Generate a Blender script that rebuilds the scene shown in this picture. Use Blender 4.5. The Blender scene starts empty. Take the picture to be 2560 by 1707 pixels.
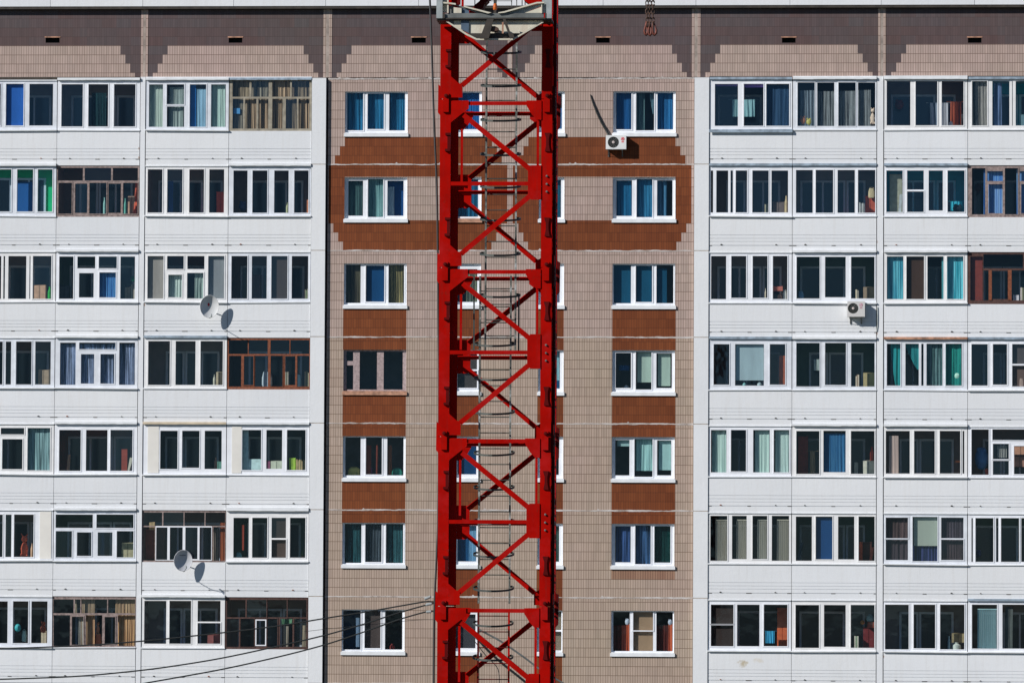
import bpy, math, random
from mathutils import Vector, Matrix

# ------------------------------------------------------------------ camera
CAM = Vector((9.99, -167.0, 8.68)); TARGET = Vector((0.0, 0.0, 17.1)); ROLL = 0.00483; FPX = 12961.0; W, H = 2560, 1707
fw = (TARGET - CAM).normalized(); rt = fw.cross(Vector((0, 0, 1))).normalized(); up = rt.cross(fw)
CU = up * math.cos(ROLL) - rt * math.sin(ROLL); CR = rt * math.cos(ROLL) + up * math.sin(ROLL)
scene = bpy.context.scene
cd = bpy.data.cameras.new("camera"); cam = bpy.data.objects.new("camera", cd); scene.collection.objects.link(cam)
cd.sensor_width = 36.0; cd.lens = FPX / W * 36.0; cd.clip_start = 1.0; cd.clip_end = 20000.0
m = Matrix.Identity(4)
for i in range(3):
    m[i][0], m[i][1], m[i][2], m[i][3] = CR[i], CU[i], -fw[i], CAM[i]
cam.matrix_world = m
scene.camera = cam

# ------------------------------------------------------------------ light
AZ, EL = math.radians(55), math.radians(30.5)
world = bpy.data.worlds.new("World"); scene.world = world; world.use_nodes = True
nt = world.node_tree; sky = nt.nodes.new("ShaderNodeTexSky"); sky.sky_type = 'NISHITA'; sky.sun_disc = False
sky.sun_elevation = EL; sky.sun_rotation = math.atan2(-math.sin(AZ), -math.cos(AZ)); sky.altitude = 150; sky.air_density = 1.0; sky.dust_density = 0.1; sky.ozone_density = 8.0
nt.links.new(sky.outputs[0], nt.nodes['Background'].inputs[0]); nt.nodes['Background'].inputs[1].default_value = 0.055
sl = bpy.data.lights.new("sun", 'SUN'); sl.energy = 4.85; sl.angle = math.radians(0.5); sl.color = (1.0, 0.965, 0.925)
so = bpy.data.objects.new("sun", sl); scene.collection.objects.link(so)
sd = Vector((math.sin(AZ) * math.cos(EL), math.cos(AZ) * math.cos(EL), -math.sin(EL)))
so.rotation_euler = sd.to_track_quat('-Z', 'Y').to_euler(); so.location = (-40, -60, 60)
scene.view_settings.view_transform = 'Standard'; scene.view_settings.look = 'None'
scene.view_settings.exposure = 0.06; scene.view_settings.gamma = 1.0
scene.cycles.transparent_max_bounces = 12; scene.cycles.max_bounces = 6

# ------------------------------------------------------------------ helpers
random.seed(7)
R = random.Random(11)

def at(px, py, Y=0.0):
    """point of the plane y = Y that the photograph shows at this place"""
    d = fw * FPX + CR * (px - W / 2) - CU * (py - H / 2)
    return CAM + d * ((Y - CAM.y) / d.y)

def tag(o, label=None, cat=None, group=None, kind=None):
    if label: o['label'] = label
    if cat: o['category'] = cat
    if group: o['group'] = group
    if kind: o['kind'] = kind
    return o

def empty(name, loc, parent=None):
    o = bpy.data.objects.new(name, None); scene.collection.objects.link(o)
    o.empty_display_size = 0.2
    loc = Vector(loc)
    if parent is not None:
        o.parent = parent; o.location = loc - WLOC[parent.name]
    else:
        o.location = loc
    WLOC[o.name] = loc
    return o
WLOC = {}

class MB:
    def __init__(s): s.v = []; s.f = []; s.m = []
    def face(s, pts, mi=0):
        n = len(s.v); s.v += [tuple(p) for p in pts]; s.f.append(tuple(range(n, n + len(pts)))); s.m.append(mi)
    def box(s, x0, x1, y0, y1, z0, z1, mi=0):
        n = len(s.v)
        s.v += [(x0, y0, z0), (x1, y0, z0), (x1, y1, z0), (x0, y1, z0), (x0, y0, z1), (x1, y0, z1), (x1, y1, z1), (x0, y1, z1)]
        for f in ((0, 3, 2, 1), (4, 5, 6, 7), (0, 1, 5, 4), (1, 2, 6, 5), (2, 3, 7, 6), (3, 0, 4, 7)):
            s.f.append(tuple(n + i for i in f)); s.m.append(mi)
    def obox(s, o, a, b, c, mi=0):
        o, a, b, c = map(Vector, (o, a, b, c)); n = len(s.v)
        s.v += [tuple(p) for p in (o, o + a, o + a + b, o + b, o + c, o + a + c, o + a + b + c, o + b + c)]
        fl = a.cross(b).dot(c) < 0
        for f in ((0, 3, 2, 1), (4, 5, 6, 7), (0, 1, 5, 4), (1, 2, 6, 5), (2, 3, 7, 6), (3, 0, 4, 7)):
            f = tuple(n + i for i in f); s.f.append(f[::-1] if fl else f); s.m.append(mi)
    def bar(s, p, q, w, t, mi=0):
        """square bar between two points: w wide across the view, t deep"""
        p, q = Vector(p), Vector(q); d = q - p; n = d.cross(Vector((0, 1, 0)))
        n = n.normalized() if n.length > 1e-6 else Vector((1, 0, 0))
        s.obox(p - n * w / 2 - Vector((0, t / 2, 0)), d, n * w, (0, t, 0), mi)
    def tube(s, pts, r, n=8, mi=0, cap=True):
        pts = [Vector(p) for p in pts]; rs = r if isinstance(r, (list, tuple)) else [r] * len(pts)
        b = len(s.v); ref = None
        for i, p in enumerate(pts):
            d = (pts[min(i + 1, len(pts) - 1)] - pts[max(i - 1, 0)]).normalized()
            if ref is None:
                ref = d.cross(Vector((0, 0, 1)));
                if ref.length < 0.1: ref = d.cross(Vector((1, 0, 0)))
            a = (ref - d * ref.dot(d)).normalized(); ref = a; c = d.cross(a)
            for k in range(n):
                t = 2 * math.pi * k / n
                s.v.append(tuple(p + a * math.cos(t) * rs[i] + c * math.sin(t) * rs[i]))
        for i in range(len(pts) - 1):
            for k in range(n):
                s.f.append((b + i * n + k, b + i * n + (k + 1) % n, b + (i + 1) * n + (k + 1) % n, b + (i + 1) * n + k)); s.m.append(mi)
        if cap:
            s.f.append(tuple(b + k for k in range(n - 1, -1, -1))); s.m.append(mi)
            s.f.append(tuple(b + (len(pts) - 1) * n + k for k in range(n))); s.m.append(mi)
    def prism(s, poly, y0, y1, mi=0):
        """poly of (x, z), counter-clockwise seen from -y"""
        n = len(s.v); k = len(poly)
        s.v += [(x, y0, z) for x, z in poly] + [(x, y1, z) for x, z in poly]
        s.f.append(tuple(range(n, n + k))); s.m.append(mi)
        s.f.append(tuple(range(n + 2 * k - 1, n + k - 1, -1))); s.m.append(mi)
        for i in range(k):
            j = (i + 1) % k; s.f.append((n + j, n + i, n + k + i, n + k + j)); s.m.append(mi)
    def lathe(s, prof, c, ax='z', n=20, mi=0):
        b = len(s.v); c = Vector(c)
        for r, h in prof:
            for k in range(n):
                t = 2 * math.pi * k / n
                p = Vector((r * math.cos(t), r * math.sin(t), h)) if ax == 'z' else Vector((r * math.cos(t), h, r * math.sin(t)))
                s.v.append(tuple(c + p))
        for i in range(len(prof) - 1):
            for k in range(n):
                s.f.append((b + i * n + k, b + i * n + (k + 1) % n, b + (i + 1) * n + (k + 1) % n, b + (i + 1) * n + k)); s.m.append(mi)
    def ball(s, c, r, sx=1, sy=1, sz=1, mi=0, n=12):
        c = Vector(c); prof = []
        b = len(s.v); k2 = n // 2
        for i in range(k2 + 1):
            t = math.pi * i / k2
            for k in range(n):
                a = 2 * math.pi * k / n
                s.v.append(tuple(c + Vector((r * sx * math.sin(t) * math.cos(a), r * sy * math.sin(t) * math.sin(a), r * sz * math.cos(t)))))
        for i in range(k2):
            for k in range(n):
                s.f.append((b + i * n + k, b + (i + 1) * n + k, b + (i + 1) * n + (k + 1) % n, b + i * n + (k + 1) % n)); s.m.append(mi)
    def sheet(s, x0, x1, z0, z1, yf, yb, holes, mi=0, rmi=None, back=False, pick=None, cuts=((), ()), sides=True):
        """upright slab with holes; pick(x, z) chooses the material of each cell"""
        rmi = mi if rmi is None else rmi; e = 1e-5
        hs = [(max(a, x0), min(b, x1), max(c, z0), min(d, z1)) for a, b, c, d in holes]
        hs = [h for h in hs if h[1] - h[0] > 1e-3 and h[3] - h[2] > 1e-3]
        def uniq(L, lo, hi):
            out = []
            for t in sorted(L):
                if lo - e <= t <= hi + e and (not out or t - out[-1] > 1e-4): out.append(t)
            return out
        xs = uniq([x0, x1] + [h[0] for h in hs] + [h[1] for h in hs] + list(cuts[0]), x0, x1)
        zs = uniq([z0, z1] + [h[2] for h in hs] + [h[3] for h in hs] + list(cuts[1]), z0, z1)
        for i in range(len(xs) - 1):
            for j in range(len(zs) - 1):
                cx, cz = (xs[i] + xs[i + 1]) / 2, (zs[j] + zs[j + 1]) / 2
                if any(h[0] < cx < h[1] and h[2] < cz < h[3] for h in hs): continue
                mm = pick(cx, cz) if pick else mi
                a, b, c, d = xs[i], xs[i + 1], zs[j], zs[j + 1]
                s.face([(a, yf, c), (b, yf, c), (b, yf, d), (a, yf, d)], mm)
                if back: s.face([(a, yb, c), (a, yb, d), (b, yb, d), (b, yb, c)], mm)
        for a, b, c, d in hs:
            s.face([(a, yf, c), (a, yf, d), (a, yb, d), (a, yb, c)], rmi); s.face([(b, yf, c), (b, yb, c), (b, yb, d), (b, yf, d)], rmi)
            s.face([(a, yf, c), (a, yb, c), (b, yb, c), (b, yf, c)], rmi); s.face([(a, yf, d), (b, yf, d), (b, yb, d), (a, yb, d)], rmi)
        if sides:
            s.face([(x0, yf, z0), (x0, yb, z0), (x0, yb, z1), (x0, yf, z1)][::-1], mi); s.face([(x1, yf, z0), (x1, yb, z0), (x1, yb, z1), (x1, yf, z1)], mi)
            s.face([(x0, yf, z1), (x1, yf, z1), (x1, yb, z1), (x0, yb, z1)], mi); s.face([(x0, yf, z0), (x0, yb, z0), (x1, yb, z0), (x1, yf, z0)], mi)
    def build(s, name, mats, parent=None, origin=None, smooth=False):
        if not isinstance(mats, (list, tuple)): mats = [mats]
        me = bpy.data.meshes.new(name); o = bpy.data.objects.new(name, me)
        if origin is None:
            if parent is not None: origin = WLOC[parent.name]
            else:
                xs, ys, zs = zip(*s.v); origin = Vector(((min(xs) + max(xs)) / 2, (min(ys) + max(ys)) / 2, min(zs)))
        origin = Vector(origin)
        me.from_pydata([(x - origin.x, y - origin.y, z - origin.z) for x, y, z in s.v], [], s.f)
        for mt in mats: me.materials.append(mt)
        me.polygons.foreach_set('material_index', s.m)
        if smooth: me.polygons.foreach_set('use_smooth', [True] * len(s.f))
        me.update()
        scene.collection.objects.link(o); WLOC[o.name] = origin
        if parent is not None:
            o.parent = parent; o.location = origin - WLOC[parent.name]
        else:
            o.location = origin
        return o

# ------------------------------------------------------------------ materials
def lin(c):
    return tuple((x / 255 / 12.92) if x / 255 <= 0.04045 else ((x / 255 + 0.055) / 1.055) ** 2.4 for x in c)
class NG:
    def __init__(s, name):
        s.mat = bpy.data.materials.new(name); s.mat.use_nodes = True; s.t = s.mat.node_tree; s.p = s.t.nodes['Principled BSDF']
    def n(s, typ, **kw):
        nd = s.t.nodes.new(typ)
        for k, v in kw.items():
            if k in nd.inputs: nd.inputs[k].default_value = v
            else: setattr(nd, k, v)
        return nd
    def l(s, a, b): s.t.links.new(a, b)
    def mix(s, f, a, b, blend='MIX'):
        m_ = s.t.nodes.new('ShaderNodeMix'); m_.data_type = 'RGBA'; m_.blend_type = blend
        for sock, v in ((m_.inputs[0], f), (m_.inputs[6], a), (m_.inputs[7], b)):
            if hasattr(v, 'is_linked') or hasattr(v, 'links'): s.l(v, sock)
            elif isinstance(v, (int, float)): sock.default_value = v
            else: sock.default_value = (*v[:3], 1)
        return m_.outputs[2]
    def ramp(s, f, stops):
        r = s.t.nodes.new('ShaderNodeValToRGB'); s.l(f, r.inputs[0]); e = r.color_ramp.elements
        while len(e) < len(stops): e.new(0.5)
        for el, (p, c) in zip(e, stops): el.position = p; el.color = (*c, 1) if isinstance(c, (tuple, list)) else (c, c, c, 1)
        return r.outputs[0]
    def noise(s, scale, detail=3, vec=None, rough=0.5, stretch=None):
        tc = s.n('ShaderNodeNewGeometry').outputs['Position'] if vec is None else vec
        if stretch:
            mp = s.n('ShaderNodeMapping'); mp.inputs['Scale'].default_value = stretch; s.l(tc, mp.inputs[0]); tc = mp.outputs[0]
        nz = s.n('ShaderNodeTexNoise'); nz.inputs['Scale'].default_value = scale; nz.inputs['Detail'].default_value = detail; nz.inputs['Roughness'].default_value = rough
        s.l(tc, nz.inputs['Vector']); return nz.outputs['Fac']
    def bump(s, h, strength=0.2, dist=0.01):
        b = s.n('ShaderNodeBump'); b.inputs['Strength'].default_value = strength; b.inputs['Distance'].default_value = dist
        s.l(h, b.inputs['Height']); s.l(b.outputs[0], s.p.inputs['Normal'])
CACHE = {}
def plain(name, c, rough=0.6, var=0.12, scale=6.0, metal=0.0, spec=0.5):
    key = (name, tuple(round(x, 4) for x in c), rough)
    if key in CACHE: return CACHE[key]
    g = NG(name); f = g.noise(scale, 4)
    d = tuple(x * (1 - var) for x in c); b = tuple(min(1, x * (1 + var)) for x in c)
    g.l(g.ramp(f, [(0.3, d), (0.7, b)]), g.p.inputs['Base Color']); g.p.inputs['Roughness'].default_value = rough; g.p.inputs['Metallic'].default_value = metal
    g.p.inputs['Specular IOR Level'].default_value = spec
    g.bump(g.noise(scale * 8, 2), 0.08, 0.004)
    CACHE[key] = g.mat; return g.mat

STAINS = [(at(1858, 1658).x, at(1858, 1658).z, .30, .20, (0.42, 0.33, 0.17), 0.75), (at(1895, 1650).x, at(1895, 1650).z, .30, .15, (0.60, 0.52, 0.38), 0.5)]
STAINS += [(at(a, b).x, at(a, b).z, .05, .09, (0.30, 0.14, 0.06), 0.8) for a, b in ((2193, 604), (2192, 834), (347, 372), (347, 395), (2209, 1640), (361, 762))]
def white_wall(name, base, dirt, amount=0.35, rough=0.75):
    g = NG(name)
    streak = g.noise(1.0, 5, stretch=(7.0, 1.0, 0.55), rough=0.6); blotch = g.noise(0.55, 5, rough=0.6); fine = g.noise(26, 3)
    f = g.ramp(streak, [(0.50, 0.0), (0.78, 1.0)]); f2 = g.ramp(blotch, [(0.42, 0.0), (0.72, 1.0)])
    c = g.mix(f, base, tuple(b * (1 - amount * .45) + d * amount * .45 for b, d in zip(base, dirt)))
    sp0 = g.n('ShaderNodeSeparateXYZ'); g.l(g.n('ShaderNodeNewGeometry').outputs['Position'], sp0.inputs[0])
    f0 = g.n('ShaderNodeMath'); f0.operation = 'MULTIPLY_ADD'; g.l(sp0.outputs[2], f0.inputs[0]); f0.inputs[1].default_value = 1 / 2.796; f0.inputs[2].default_value = 20 - 23.005 / 2.796
    f1_ = g.n('ShaderNodeMath'); f1_.operation = 'FRACT'; g.l(f0.outputs[0], f1_.inputs[0])
    drip = g.ramp(g.noise(1.0, 4, stretch=(16.0, 1.0, 0.35), rough=0.7), [(0.56, 0.0), (0.70, 1.0)])
    dm_ = g.mix(1.0, drip, g.ramp(f1_.outputs[0], [(0.04, 0.0), (0.31, 0.42), (0.34, 0.0)]), 'MULTIPLY')
    c = g.mix(dm_, c, tuple(b * .62 + d * .25 for b, d in zip(base, dirt)))
    m1 = g.mix(1.0, c, g.ramp(blotch, [(0.3, (1, 1, 1)), (0.75, (0.93, 0.935, 0.94))]), 'MULTIPLY')
    oi_ = g.n('ShaderNodeObjectInfo'); m1 = g.mix(1.0, m1, g.ramp(oi_.outputs['Random'], [(0.0, (0.955, 0.955, 0.955)), (0.5, (0.99, 0.985, 0.975)), (1.0, (1.0, 1.0, 1.0))]), 'MULTIPLY')
    m2 = g.mix(1.0, m1, g.ramp(fine, [(0.25, (0.95, 0.95, 0.95)), (0.6, (1, 1, 1))]), 'MULTIPLY')
    for cx_, cz_, rx_, rz_, col_, am_ in STAINS:
        sp_ = g.n('ShaderNodeSeparateXYZ'); g.l(g.n('ShaderNodeNewGeometry').outputs['Position'], sp_.inputs[0]); terms = []
        for out_, c_, r_ in ((0, cx_, rx_), (2, cz_, rz_)):
            a1 = g.n('ShaderNodeMath'); a1.operation = 'SUBTRACT'; g.l(sp_.outputs[out_], a1.inputs[0]); a1.inputs[1].default_value = c_
            a2 = g.n('ShaderNodeMath'); a2.operation = 'DIVIDE'; g.l(a1.outputs[0], a2.inputs[0]); a2.inputs[1].default_value = r_
            a3 = g.n('ShaderNodeMath'); a3.operation = 'MULTIPLY'; g.l(a2.outputs[0], a3.inputs[0]); g.l(a2.outputs[0], a3.inputs[1]); terms.append(a3)
        a4 = g.n('ShaderNodeMath'); a4.operation = 'ADD'; g.l(terms[0].outputs[0], a4.inputs[0]); g.l(terms[1].outputs[0], a4.inputs[1])
        a5 = g.n('ShaderNodeMath'); a5.operation = 'MULTIPLY_ADD'; g.l(g.noise(9, 4), a5.inputs[0]); a5.inputs[1].default_value = 1.2; g.l(a4.outputs[0], a5.inputs[2])
        m2 = g.mix(g.ramp(a5.outputs[0], [(0.55, am_), (1.0, 0.0)]), m2, col_)
    spots = g.ramp(g.noise(3.4, 6, rough=0.75), [(0.70, (1, 1, 1)), (0.80, (0.80, 0.76, 0.70))])
    g.l(g.mix(1.0, m2, spots, 'MULTIPLY'), g.p.inputs['Base Color']); g.p.inputs['Roughness'].default_value = rough
    g.bump(g.noise(9, 4), 0.25, 0.012)
    return g.mat

def tile(name, c1, c2, mortar, patch, msize=0.009, pf=0.5):
    g = NG(name); tc = g.n('ShaderNodeTexCoord'); sp = g.n('ShaderNodeSeparateXYZ'); g.l(tc.outputs['Object'], sp.inputs[0])
    cb = g.n('ShaderNodeCombineXYZ'); g.l(sp.outputs[0], cb.inputs[0]); g.l(sp.outputs[2], cb.inputs[1])
    def brick(bw, rh, ms, a, b, mo, bias=0.0):
        n_ = g.n('ShaderNodeTexBrick'); n_.offset = 0.0; n_.squash = 1.0
        n_.inputs['Scale'].default_value = 1.0; n_.inputs['Brick Width'].default_value = bw; n_.inputs['Row Height'].default_value = rh
        n_.inputs['Mortar Size'].default_value = ms; n_.inputs['Mortar Smooth'].default_value = 0.2; n_.inputs['Bias'].default_value = bias
        n_.inputs['Color1'].default_value = (*a, 1); n_.inputs['Color2'].default_value = (*b, 1); n_.inputs['Mortar'].default_value = (*mo, 1)
        g.l(cb.outputs[0], n_.inputs['Vector']); return n_
    b1 = brick(0.0797, 0.295, msize, c1, c2, mortar)
    hl = brick(50, 0.295, msize * 0.9, (1, 1, 1), (1, 1, 1), (0.62, 0.56, 0.52))
    b2 = brick(1.195, 0.59, 0.0, (0, 0, 0), (1, 1, 1), (0, 0, 0))
    b3 = brick(0.478, 0.295, 0.0, (0, 0, 0), (1, 1, 1), (0, 0, 0))
    c = g.mix(1.0, b1.outputs[0], hl.outputs[0], 'MULTIPLY')
    pa = g.mix(0.5, b2.outputs[0], b3.outputs[0])
    c = g.mix(1.0, c, g.ramp(pa, [(0.1, (1, 1, 1)), (0.95, patch)]), 'MULTIPLY')
    big = g.noise(0.35, 4); c = g.mix(1.0, c, g.ramp(big, [(0.3, (1.0, 0.955, 0.96)), (0.7, (0.97, 0.985, 0.93))]), 'MULTIPLY')
    st = g.noise(1.1, 5, stretch=(5, 1, 0.5), rough=0.65); c = g.mix(1.0, c, g.ramp(st, [(0.3, (0.93, 0.93, 0.93)), (0.75, (1.05, 1.05, 1.05))]), 'MULTIPLY')
    g.l(c, g.p.inputs['Base Color']); g.p.inputs['Roughness'].default_value = 0.7; g.p.inputs['Specular IOR Level'].default_value = 0.15
    return g.mat

def glass(name, tint, refl=1.0):
    g = NG(name); g.t.nodes.remove(g.p); out = g.t.nodes['Material Output']
    tr = g.n('ShaderNodeBsdfTransparent'); tr.inputs[0].default_value = (*tint, 1)
    gl = g.n('ShaderNodeBsdfGlossy'); gl.inputs['Roughness'].default_value = 0.02; gl.inputs[0].default_value = (0.55, 0.75, 0.95, 1)
    b = g.n('ShaderNodeBump'); b.inputs['Strength'].default_value = 0.25; b.inputs['Distance'].default_value = 0.01
    g.l(g.noise(1.6, 2), b.inputs['Height']); g.l(b.outputs[0], gl.inputs['Normal'])
    # the same reflectance from both sides: 0.05 head-on, rising towards grazing
    gm0 = g.n('ShaderNodeNewGeometry'); dt = g.n('ShaderNodeVectorMath'); dt.operation = 'DOT_PRODUCT'; g.l(gm0.outputs['Incoming'], dt.inputs[0]); g.l(gm0.outputs['Normal'], dt.inputs[1])
    ab = g.n('ShaderNodeMath'); ab.operation = 'ABSOLUTE'; g.l(dt.outputs['Value'], ab.inputs[0])
    iv = g.n('ShaderNodeMath'); iv.operation = 'SUBTRACT'; iv.inputs[0].default_value = 1.0; g.l(ab.outputs[0], iv.inputs[1])
    pw = g.n('ShaderNodeMath'); pw.operation = 'POWER'; pw.inputs[1].default_value = 5.0; g.l(iv.outputs[0], pw.inputs[0])
    mu = g.n('ShaderNodeMath'); mu.operation = 'MULTIPLY_ADD'; mu.inputs[1].default_value = 0.9; mu.inputs[2].default_value = 0.045 * refl; g.l(pw.outputs[0], mu.inputs[0])
    ms = g.n('ShaderNodeMixShader'); g.l(mu.outputs[0], ms.inputs[0]); g.l(tr.outputs[0], ms.inputs[1]); g.l(gl.outputs[0], ms.inputs[2])
    g.l(ms.outputs[0], out.inputs[0]); return g.mat

KC = (0.45, 0.53, 0.57)     # what two panes of glass and the sun leave of a cloth's own colour
def own(c):
    q = [a / k for a, k in zip(lin(c), KC)]; top_ = max(q)
    q = [x * min(1.0, 0.84 / top_) if top_ > 0 else x for x in q]; g_ = sum(q) / 3
    return tuple(x * 0.86 + g_ * 0.14 for x in q)
def cloth(c1, c2=None, see=0.0, fs=9.0):
    key = ('cloth', c1, c2, see, fs)
    if key in CACHE: return CACHE[key]
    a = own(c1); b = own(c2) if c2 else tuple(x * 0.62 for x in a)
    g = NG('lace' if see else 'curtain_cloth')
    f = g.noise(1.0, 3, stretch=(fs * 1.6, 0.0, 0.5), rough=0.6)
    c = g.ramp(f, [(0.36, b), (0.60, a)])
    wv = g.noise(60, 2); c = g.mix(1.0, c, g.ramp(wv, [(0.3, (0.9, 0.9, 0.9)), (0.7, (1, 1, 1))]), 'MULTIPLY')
    g.l(c, g.p.inputs['Base Color']); g.p.inputs['Roughness'].default_value = 0.9; g.p.inputs['Specular IOR Level'].default_value = 0.1
    if see:
        tr = g.n('ShaderNodeBsdfTransparent'); ms = g.n('ShaderNodeMixShader')
        lf = g.noise(1.0, 4, stretch=(fs * 3, 0, 4), rough=0.7); r = g.ramp(lf, [(0.35, min(1, see * 1.5)), (0.62, see * 0.45)])
        g.l(r, ms.inputs[0]); g.l(g.p.outputs[0], ms.inputs[1]); g.l(tr.outputs[0], ms.inputs[2]); g.l(ms.outputs[0], g.t.nodes['Material Output'].inputs[0])
    CACHE[key] = g.mat; return g.mat
def stuffm(c, rough=0.7, var=0.15):
    return plain('item_surface', own(c), rough, var, 9.0)

M = {}
M['white'] = white_wall('white_painted_concrete', (0.790, 0.806, 0.826), (0.55, 0.50, 0.43))
M['pier'] = white_wall('white_pier_paint', (0.79, 0.805, 0.825), (0.56, 0.53, 0.47), 0.25)
M['upvc'] = plain('white_window_plastic', (0.80, 0.82, 0.86), 0.45, 0.05, 3.0)
M['upvc2'] = plain('warm_white_window_plastic', (0.79, 0.79, 0.79), 0.5, 0.06, 3.0)
M['upvc3'] = plain('greyed_window_plastic', (0.70, 0.73, 0.78), 0.5, 0.10, 3.0)
M['sill'] = plain('white_sheet_metal', (0.78, 0.80, 0.82), 0.4, 0.08, 4.0)
M['bluegrey'] = plain('weathered_blue_grey_metal', (0.28, 0.35, 0.42), 0.5, 0.35, 5.0)
M['rusty'] = plain('rusty_flashing', (0.42, 0.22, 0.14), 0.7, 0.5, 6.0)
M['beige'] = plain('beige_flashing', (0.62, 0.52, 0.38), 0.6, 0.15, 4.0)
M['cream'] = plain('cream_panel', (0.75, 0.725, 0.67), 0.6, 0.05, 2.0)
M['oldwood'] = plain('weathered_wood_frame', (0.26, 0.20, 0.185), 0.8, 0.35, 14.0)
M['olivewood'] = plain('olive_painted_frame', (0.30, 0.27, 0.21), 0.8, 0.3, 5.0)
M['orangewood'] = plain('orange_stained_wood', (0.20, 0.058, 0.024), 0.7, 0.35, 14.0)
M['darkwood'] = plain('dark_stained_wood', (0.075, 0.035, 0.028), 0.7, 0.35, 14.0)
M['pinkwood'] = plain('peeling_pink_wood', (0.36, 0.28, 0.275), 0.8, 0.3, 12.0)
M['glass'] = glass('window_glass', (0.79, 0.845, 0.86), 1.0)
M['glassb'] = glass('window_glass_blue', (0.70, 0.80, 0.85), 0.9)
M['glass2'] = glass('window_glass_cool', (0.70, 0.80, 0.87), 1.6)
M['glass3'] = glass('window_glass_clear', (0.87, 0.88, 0.88), 0.9)
M['glass4'] = glass('window_glass_dusty', (0.66, 0.70, 0.71), 2.0)
GLV = [M['glass'], M['glass2'], M['glass3'], M['glass4']]
M['net'] = None
g = NG('insect_screen'); tr = g.n('ShaderNodeBsdfTransparent'); ms = g.n('ShaderNodeMixShader', Fac=0.55); g.p.inputs['Base Color'].default_value = (0.07, 0.065, 0.06, 1)
g.p.inputs['Roughness'].default_value = 1.0; g.l(g.p.outputs[0], ms.inputs[1]); g.l(tr.outputs[0], ms.inputs[2]); g.l(ms.outputs[0], g.t.nodes['Material Output'].inputs[0]); M['net'] = g.mat
M['tile_light'] = tile('light_beige_tile', (0.505, 0.392, 0.352), (0.428, 0.336, 0.302), (0.250, 0.185, 0.160), (0.93, 0.92, 0.90))
M['tile_sand'] = tile('sand_beige_tile', (0.490, 0.388, 0.325), (0.420, 0.334, 0.280), (0.245, 0.182, 0.140), (0.93, 0.92, 0.90))
M['tile_brown'] = tile('red_brown_tile', (0.238, 0.070, 0.025), (0.190, 0.054, 0.020), (0.115, 0.040, 0.021), (0.74, 0.72, 0.74), 0.006)
M['tile_dark'] = tile('dark_grey_tile', (0.112, 0.094, 0.100), (0.097, 0.083, 0.089), (0.072, 0.060, 0.060), (1.10, 0.84, 0.78), 0.004)
M['mortar'] = None
g = NG('sealing_mortar'); g.l(g.ramp(g.noise(2.2, 6, rough=0.7), [(0.32, (0.27, 0.215, 0.18)), (0.45, (0.46, 0.41, 0.38)), (0.62, (0.60, 0.57, 0.55))]), g.p.inputs['Base Color']); g.p.inputs['Roughness'].default_value = 0.9; M['mortar'] = g.mat
M['mortar_dull'] = plain('dull_sealing_mortar', (0.36, 0.30, 0.26), 0.9, 0.35, 3.0)
M['joint_brown'] = plain('brown_joint_filler', (0.34, 0.28, 0.22), 0.9, 0.35, 6.0)
M['hole'] = plain('dark_opening', (0.012, 0.011, 0.010), 0.9, 0.2)
M['bolt'] = plain('dark_bolt_steel', (0.06, 0.055, 0.05), 0.7, 0.5, 30.0)
M['rustbolt'] = plain('rusty_bolt', (0.25, 0.08, 0.03), 0.8, 0.4, 30.0)
M['concrete'] = plain('grey_concrete', (0.22, 0.21, 0.20), 0.9, 0.2, 3.0)
M['ceil'] = plain('loggia_ceiling', (0.42, 0.41, 0.39), 0.9, 0.1, 3.0)
M['doorglass'] = plain('dark_inner_pane', (0.020, 0.036, 0.055), 0.12, 0.2, 1.0)
M['innerframe'] = plain('white_inner_frame', (0.72, 0.76, 0.82), 0.5, 0.05)  # the frames' own bluish white
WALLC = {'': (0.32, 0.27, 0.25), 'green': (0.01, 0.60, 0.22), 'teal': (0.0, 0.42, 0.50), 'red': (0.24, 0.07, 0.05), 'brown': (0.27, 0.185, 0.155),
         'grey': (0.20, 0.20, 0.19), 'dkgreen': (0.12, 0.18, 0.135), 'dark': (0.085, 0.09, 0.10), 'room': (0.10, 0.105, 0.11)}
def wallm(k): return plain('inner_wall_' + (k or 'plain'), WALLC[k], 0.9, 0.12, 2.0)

def red_paint(name, c, rust=0.5):
    g = NG(name); a = g.noise(2.2, 6, rough=0.65); b = g.noise(11, 6, rough=0.7); s_ = g.noise(1.0, 5, stretch=(14, 14, 1.2))
    col = g.ramp(a, [(0.3, tuple(x * 0.72 for x in c)), (0.7, tuple(min(1, x * 1.12) for x in c))])
    col = g.mix(g.ramp(s_, [(0.55, 0.0), (0.8, 0.45)]), col, (c[0] * 0.55, c[1] * 1.2 + 0.01, c[2] + 0.01))
    col = g.mix(g.ramp(g.noise(0.9, 5, rough=0.7), [(0.52, 0.0), (0.70, 0.55)]), col, (min(1, c[0] * 1.15), c[0] * .05, c[0] * .055))
    col = g.mix(g.ramp(b, [(0.60, 0.0), (0.70, rust)]), col, (c[0] * .22 + .02, 0.018, 0.010))
    col = g.mix(g.ramp(g.noise(28, 3, rough=0.6), [(0.66, 0.0), (0.72, .5)]), col, (0.05, 0.015, 0.01))
    g.l(col, g.p.inputs['Base Color']); g.p.inputs['Roughness'].default_value = 0.55; g.p.inputs['Specular IOR Level'].default_value = 0.04
    g.bump(b, 0.15, 0.004); return g.mat
M['red'] = red_paint('red_crane_paint', (0.40, 0.003, 0.0008))
M['darkred'] = red_paint('dark_red_dirty_shade_paint', (0.10, 0.006, 0.006), 0.7)  # dirty dark red; also the crane red with shade painted in
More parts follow.
